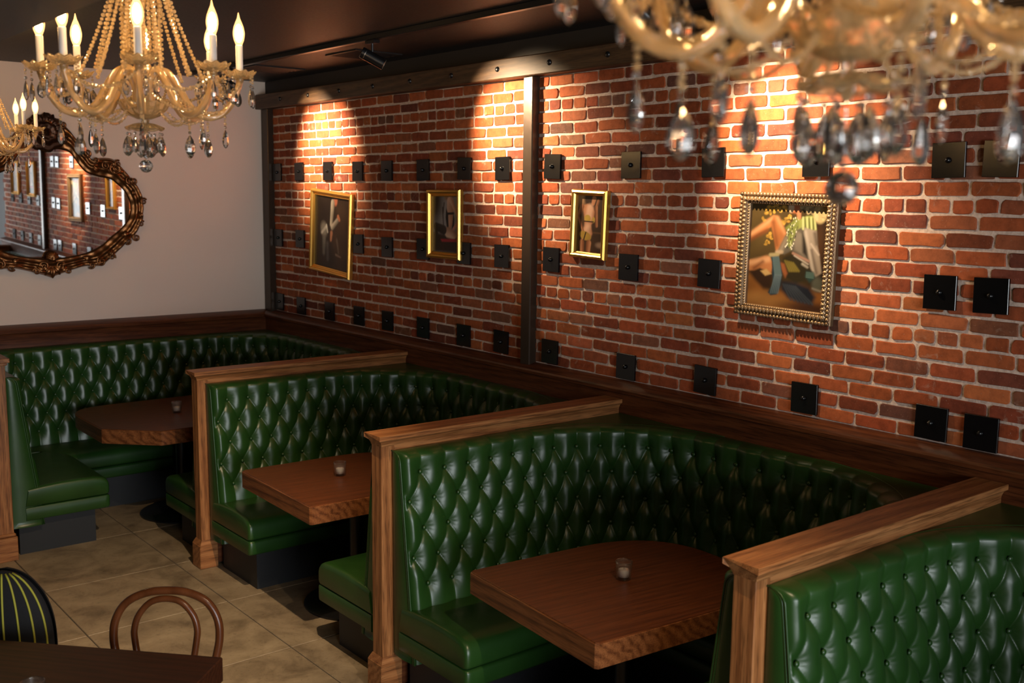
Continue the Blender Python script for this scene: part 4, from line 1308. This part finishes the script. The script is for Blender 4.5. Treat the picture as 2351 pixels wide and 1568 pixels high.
# ================================================================= CHANDELIERS
def pendant_mesh(name, Lp_, wd, n=8, flat=.6, top=.012):
    k = Lp_
    prof = [(.0001, 0), (.10 * wd, -.06 * k), (.30 * wd, -.22 * k), (.44 * wd, -.42 * k), (.5 * wd, -.62 * k), (.44 * wd, -.80 * k), (.24 * wd, -.94 * k), (.0001, -k)]
    b = MB().lathe([(r, z - top) for r, z in prof], n, sy=flat)
    b.sphere((0, 0, -top * .5), top * .42, 6, 4)
    return b.data(name, 'crystal', False)
PEND = pendant_mesh('pendant', .056, .030)
PENDL = pendant_mesh('pendant_long', .062, .020, 6, .8)
BIG = pendant_mesh('pendant_big', .066, .036)
def chain_pts(p, q, sag, step):
    p, q = np.array(p, float), np.array(q, float)
    n = max(3, int(np.linalg.norm(q - p) * (1 + sag * 2.2) / step))
    t_ = np.linspace(0, 1, n + 1)
    P = p + (q - p) * t_[:, None]; P[:, 2] -= 4 * sag * np.linalg.norm(q - p) * t_ * (1 - t_)
    return P
def chain_mesh(P, r):
    b = MB()
    for i, c_ in enumerate(P): b.sphere(c_, r * (1.0 if i % 2 else .78), 6, 4)
    return b.data('bead_chain', 'beads', False)
ARMP = spline([(.022, 0, -.085), (.026, 0, -.035), (.045, 0, .010), (.075, 0, .012), (.108, 0, -.035), (.145, 0, -.095), (.19, 0, -.126), (.238, 0, -.116), (.276, 0, -.072), (.295, 0, -.025), (.30, 0, .0)], 6)
def chandelier(loc, rz, label):
    t = empty('crystal_chandelier', loc, rz)
    t0 = np.arange(48) * 2 * PI / 48
    # twisted glass arm mesh
    bm = MB().tube(ARMP, np.linspace(.0115, .0095, len(ARMP)), 16)
    V_ = bm.v[0].reshape(len(ARMP), 16, 3); cen_ = V_.mean(1, keepdims=True)
    ph_ = np.arange(16)[None, :] * 2 * PI / 16 * 4 + np.arange(len(ARMP))[:, None] * .55
    bm.v[0] = (cen_ + (V_ - cen_) * (1 + .13 * np.cos(ph_))[..., None]).reshape(-1, 3)
    arm_me = bm.data('arm', 'armglass', True)
    # scalloped cup
    bob_me = MB().lathe([(.012, .000), (.022, .001), (.036, .006), (.046, .016), (.050, .022), (.048, .025), (.042, .018), (.032, .010), (.014, .006)], 40, wob=(.09, 10, .004)).data('bobeche', 'dish', False)
    cup_me = MB().lathe([(.006, -.014), (.011, -.010), (.013, 0), (.011, .006), (.016, .012), (.017, .024), (.012, .026)], 16).data('candle_cup', 'dish', True)
    slv_me = MB().lathe([(.0115, .012), (.0115, .106), (.0105, .108), (.0001, .108)], 16).data('candle_sleeve', 'sleeve', True)
    blb_me = MB().lathe([(.0001, .109), (.010, .110), (.0155, .124), (.0185, .140), (.0185, .150), (.0155, .166), (.0095, .182), (.0045, .194), (.0025, .204), (.0012, .210), (.0001, .212)], 12).data('bulb', 'bulb', True)
    fil_me = MB().sphere((0, 0, .146), .0122, 10, 8, (1, 1, 2.35)).data('filament', 'filament', True)
    sw = chain_mesh(chain_pts((.300, 0, -.012), (.300 * math.cos(PI / 4), .300 * math.sin(PI / 4), -.012), .22, .0150), .0074)
    sw2 = chain_mesh(chain_pts((.072, 0, -.115), (.175 * math.cos(.0), .0, -.135), .22, .0095), .0048)
    sw4 = chain_mesh(chain_pts((.10, 0, -.030), (.24 * math.cos(PI / 4), .24 * math.sin(PI / 4), -.105), .18, .0130), .0064)
    up_ = chain_mesh(chain_pts((.060, 0, .330), (.185, 0, .000), .05, .0145), .0070)
    up2_ = chain_mesh(chain_pts((.066, 0, .330), (.150, 0, .012), .03, .0145), .0068)
    cur = chain_mesh(chain_pts((.058, 0, .330), (.060, 0, .055), .0, .0140), .0066)
    cur2 = chain_mesh(chain_pts((.040, 0, .330), (.045, 0, .065), .0, .0118), .0062)
    lnk2 = chain_mesh([(0, 0, 0), (0, 0, -.010), (0, 0, -.020)], .0045)
    lnk = chain_mesh([(0, 0, 0), (0, 0, -.011), (0, 0, -.022), (0, 0, -.033)], .0052)
    for k in range(8):
        a_ = k * PI / 4
        ar = link('arm', arm_me, t); ar.rotation_euler = (0, 0, a_)
        for nm, me_ in (('bobeche', bob_me), ('candle_cup', cup_me), ('candle_sleeve', slv_me), ('bulb', blb_me), ('filament', fil_me)):
            o = link(nm, me_, ar); o.location = (.30, 0, 0)
        for q in range(5):
            b_ = 2 * PI * (q + .35) / 5
            o = link('pendant', PEND if q % 2 else PENDL, ar); o.location = (.30 + .046 * math.cos(b_), .046 * math.sin(b_), -.018)
            o2 = link('bead_link', lnk2, ar); o2.location = (.30 + .046 * math.cos(b_), .046 * math.sin(b_), .010)
            o.rotation_euler = (0, 0, b_ + PI / 2 + .3 * q)
        o = link('pendant', BIG, ar); o.location = (.195, 0, -.178); o.rotation_euler = (0, 0, .7 + k)
        o = link('bead_link', lnk, ar); o.location = (.195, 0, -.135)
        o = link('pendant', PENDL, ar); o.location = (.25, 0, -.150)
        o = link('bead_link', lnk, ar); o.location = (.25, 0, -.112)
        o = ar.children[-2]; o.rotation_euler = (0, 0, .2 + k)
        for me_, da in ((sw, 0), (sw2, 0), (sw4, 0), (up_, .10), (up2_, .42)):
            o = link('bead_chain', me_, t); o.rotation_euler = (0, 0, a_ + da)
        for q in range(2):
            o = link('bead_chain', cur, t); o.rotation_euler = (0, 0, a_ + q * PI / 8)
        o = link('bead_chain', cur2, t); o.rotation_euler = (0, 0, a_ + .2)
    MB().lathe([(.0001, -.140), (.02, -.138), (.045, -.128), (.066, -.110), (.076, -.090), (.078, -.084), (.073, -.086), (.060, -.106), (.04, -.120), (.015, -.127), (.0001, -.128)], 24, wob=(.05, 12, .002)).obj('glass_bowl', 'dish', t)
    MB().lathe([(.012, -.10), (.020, -.085), (.024, -.06), (.017, -.03), (.022, 0), (.030, .02), (.020, .045), (.012, .06), (.012, .20), (.022, .25), (.015, .30), (.012, .40), (.006, .42), (.0001, .425)], 20).obj('stem', 'armglass', t, smooth=True)
    MB().lathe([(.012, .035), (.03, .038), (.048, .050), (.056, .066), (.058, .070), (.053, .068), (.03, .050), (.012, .046)], 32, wob=(.04, 12, .002)).obj('glass_dish', 'dish', t, smooth=True)
    MB().lathe([(.012, .325), (.05, .326), (.070, .334), (.072, .340), (.05, .344), (.012, .352)], 32).obj('crown_ring', 'dish', t, smooth=True)
    MB().lathe([(.0001, -.185), (.006, -.182), (.010, -.165), (.030, -.160), (.056, -.172), (.058, -.166), (.03, -.152), (.008, -.148), (.007, -.138)], 24, wob=(.07, 8, .003)).obj('lower_dish', 'dish', t)
    for k in range(8):
        a_ = 2 * PI * (k + .3) / 8
        o = link('pendant', (BIG, PEND)[k % 2], t); o.location = (.054 * math.cos(a_), .054 * math.sin(a_), -.178); o.rotation_euler = (0, 0, a_ * 1.7)
    for k in range(3):
        a_ = 2 * PI * (k + .6) / 3
        o = link('pendant', BIG, t); o.location = (.018 * math.cos(a_), .018 * math.sin(a_), -.182); o.rotation_euler = (0, 0, a_)
    b = MB().sphere((0, 0, -.286), .021, 12, 8); b.sphere((0, 0, -.258), .006, 6, 4); b.tube([(0, 0, -.18), (0, 0, -.25)], .0012, 5)
    b.obj('crystal_ball', 'crystal', t)
    tag(t, label, 'chandelier', 'crystal chandeliers')
    return t
def at_depth(u, v, d): return CAM + (fw + rt2 * ((u - 1175.5) / FPX) - up2 * ((v - 784) / FPX)) * d
q1 = at_depth(328, 173, 3.36)
def face_cam(q): return math.atan2(CAM.y - q.y, CAM.x - q.x)
ch = chandelier(q1, face_cam(q1) - math.radians(2), 'lit crystal chandelier at upper left with candle bulbs in view')
cachekids(ch)
qb = at_depth(1932, 432, 1.27)
c2 = copytree(ch); c2.location = (qb.x, qb.y, qb.z + .286); c2.rotation_euler = (0, 0, face_cam(qb) - math.radians(-15)); tag(c2, 'large blurred crystal chandelier at upper right, nearest to the camera')
q3 = at_depth(-42, 297, 6.3)
c3 = copytree(ch); c3.location = q3; c3.rotation_euler = (0, 0, face_cam(q3) + math.radians(4)); tag(c3, 'distant crystal chandelier cropped at the left edge beside the mirror')

for c_ in (ch, c2, c3):
    hz_ = CEIL - c_.location[2]
    MB().tube([(0, 0, .41), (0, 0, hz_ - .02)], .006, 10).obj('suspension_rod', 'oldgold', c_, smooth=True)
    MB().lathe([(.0001, hz_ - .045), (.02, hz_ - .04), (.055, hz_ - .012), (.058, hz_), (.0001, hz_)], 28).obj('ceiling_canopy', 'oldgold', c_, smooth=True)

# ================================================================= TRACK LIGHTS
tr_ = MB().box((-.798, -9.0, 3.298), (-.762, -.25, CEIL), .003).obj('light_track', 'blackmetal'); tag(tr_, 'black lighting track running along the dark ceiling', 'light track')
def track_spot(y, aim, label, power, x=-.78, cone=74):
    src = Vector((x, y, 3.298))
    t = empty('track_spotlight', src)
    MB().box((-.022, -.05, -.022), (.022, .05, 0), .003).obj('track_adapter', 'blackmetal', t)
    MB().tube([(0, 0, -.02), (0, 0, -.085)], .007, 8).obj('stem', 'blackmetal', t)
    pv = Vector((0, 0, -.105))
    d = (Vector(aim) - (src + pv)).normalized()
    q = d.to_track_quat('-Z', 'Y')
    hd = MB().lathe([(.0001, .075), (.030, .074), (.034, .070), (.034, -.075), (.030, -.078), (.028, -.070), (.0001, -.068)], 28).obj('lamp_head', 'blackmetal', t, angle=40)
    hd.location = pv; hd.rotation_euler = q.to_euler()
    ln = MB().lathe([(.0001, -.071), (.027, -.071)], 24).obj('lamp_lens', 'lampface', hd)
    ring = MB().lathe([(.0345, .05), (.0352, .05), (.0352, .046), (.0345, .046)], 28).obj('trim_ring', 'chrome', hd)
    sl = bpy.data.lights.new('spot', 'SPOT'); sl.energy = power; sl.color = SPOT_COL
    sl.spot_size = math.radians(cone); sl.spot_blend = 1.0; sl.shadow_soft_size = .018
    so = link('spot_beam', sl); so.location = src + pv + d * .10; so.rotation_euler = q.to_euler()
    tag(t, label, 'spotlight', 'track spotlights')
track_spot(-.98, (0, -1.06, 2.74), 'black track spotlight nearest the cream wall, lighting the corner bricks', SPOT_POWER)
track_spot(-3.03, (0, -3.50, 2.72), 'black cylinder spotlight on the ceiling track, aimed at the steel post', SPOT_POWER)
track_spot(-5.25, (0, -5.52, 2.58), 'black track spotlight above the large painting, hidden at the top edge', SPOT_POWER)

tr_ = MB().box((-2.168, -8.6, 3.298), (-2.132, -4.7, CEIL), .003).obj('light_track', 'blackmetal'); tag(tr_, 'short black lighting track on the ceiling over the aisle', 'light track')
track_spot(-5.1, (-2.25, -2.9, 0), 'black track spotlight over the aisle aimed at the middle booth floor', 310, -2.15, 62)
track_spot(-7.5, (-2.1, -5.2, 0), 'black track spotlight over the aisle aimed at the front booth', 170, -2.15, 62)

# ================================================================= CEILING DETAILS
def vent(x0, x1, y0, y1, label):
    t = empty('ceiling_vent', ((x0 + x1) / 2, (y0 + y1) / 2, CEIL))
    hx, hy = (x1 - x0) / 2, (y1 - y0) / 2
    b = MB()
    for a in ((-hx, -hy, hx, -hy + .02), (-hx, hy - .02, hx, hy), (-hx, -hy + .02, -hx + .02, hy - .02), (hx - .02, -hy + .02, hx, hy - .02)):
        b.box((a[0], a[1], -.010), (a[2], a[3], 0))
    b.obj('vent_frame', 'ceiling', t)
    MB().box((-hx + .02, -hy + .02, -.003), (hx - .02, hy - .02, -.0005)).obj('vent_core', 'black', t)
    for k in range(6):
        y = -hy + .04 + (2 * hy - .08) * k / 5
        MB().add([(-hx + .02, y - .012, -.002), (hx - .02, y - .012, -.002), (hx - .02, y + .008, -.010), (-hx + .02, y + .008, -.010), (-hx + .02, y - .012, -.0035), (hx - .02, y - .012, -.0035), (hx - .02, y + .008, -.0115), (-hx + .02, y + .008, -.0115)], [(0, 1, 2, 3), (7, 6, 5, 4), (0, 4, 5, 1), (2, 6, 7, 3)]).obj('slat', 'black', t)
    tag(t, label, 'vent', 'ceiling vents')
vent(-.535, -.17, -2.42, -2.02, 'dark square ceiling vent beside the visible spotlight')
vent(-.645, -.23, -1.16, -.76, 'dark square ceiling vent closest to the cream wall')
t = empty('wall_speaker', (-.10, -5.20, 3.318))
b = MB()
G = []
for x in np.linspace(-1, 1, 13):
    r_ = .062 * (1 - abs(x) ** 4) ** .5
    a = np.linspace(0, 2 * PI, 25)[:-1]
    G.append(np.stack([r_ * np.cos(a) * .9, np.full(24, x * .105), r_ * np.sin(a) - .062], 1))
b.grid(np.array(G), closev=True).obj('speaker_body', 'white', t, smooth=True)
o = MB().lathe([(.0001, .012), (.012, .012), (.016, .009), (.017, 0)], 20).obj('knob', 'white', t, angle=40); o.location = (-.02, -.098, -.075); o.rotation_euler = (PI / 2, -.4, 0)
o = MB().lathe([(.010, .014), (.012, .014), (.012, .0125), (.010, .0125)], 20).obj('knob_ring', 'blackmetal', t); o.location = (-.02, -.0985, -.075); o.rotation_euler = (PI / 2, -.4, 0)
MB().box((.0, -.02, -.02), (.10, .02, .0), .003).obj('bracket', 'white', t)
tag(t, 'white rounded speaker mounted high above the brick wall', 'speaker')
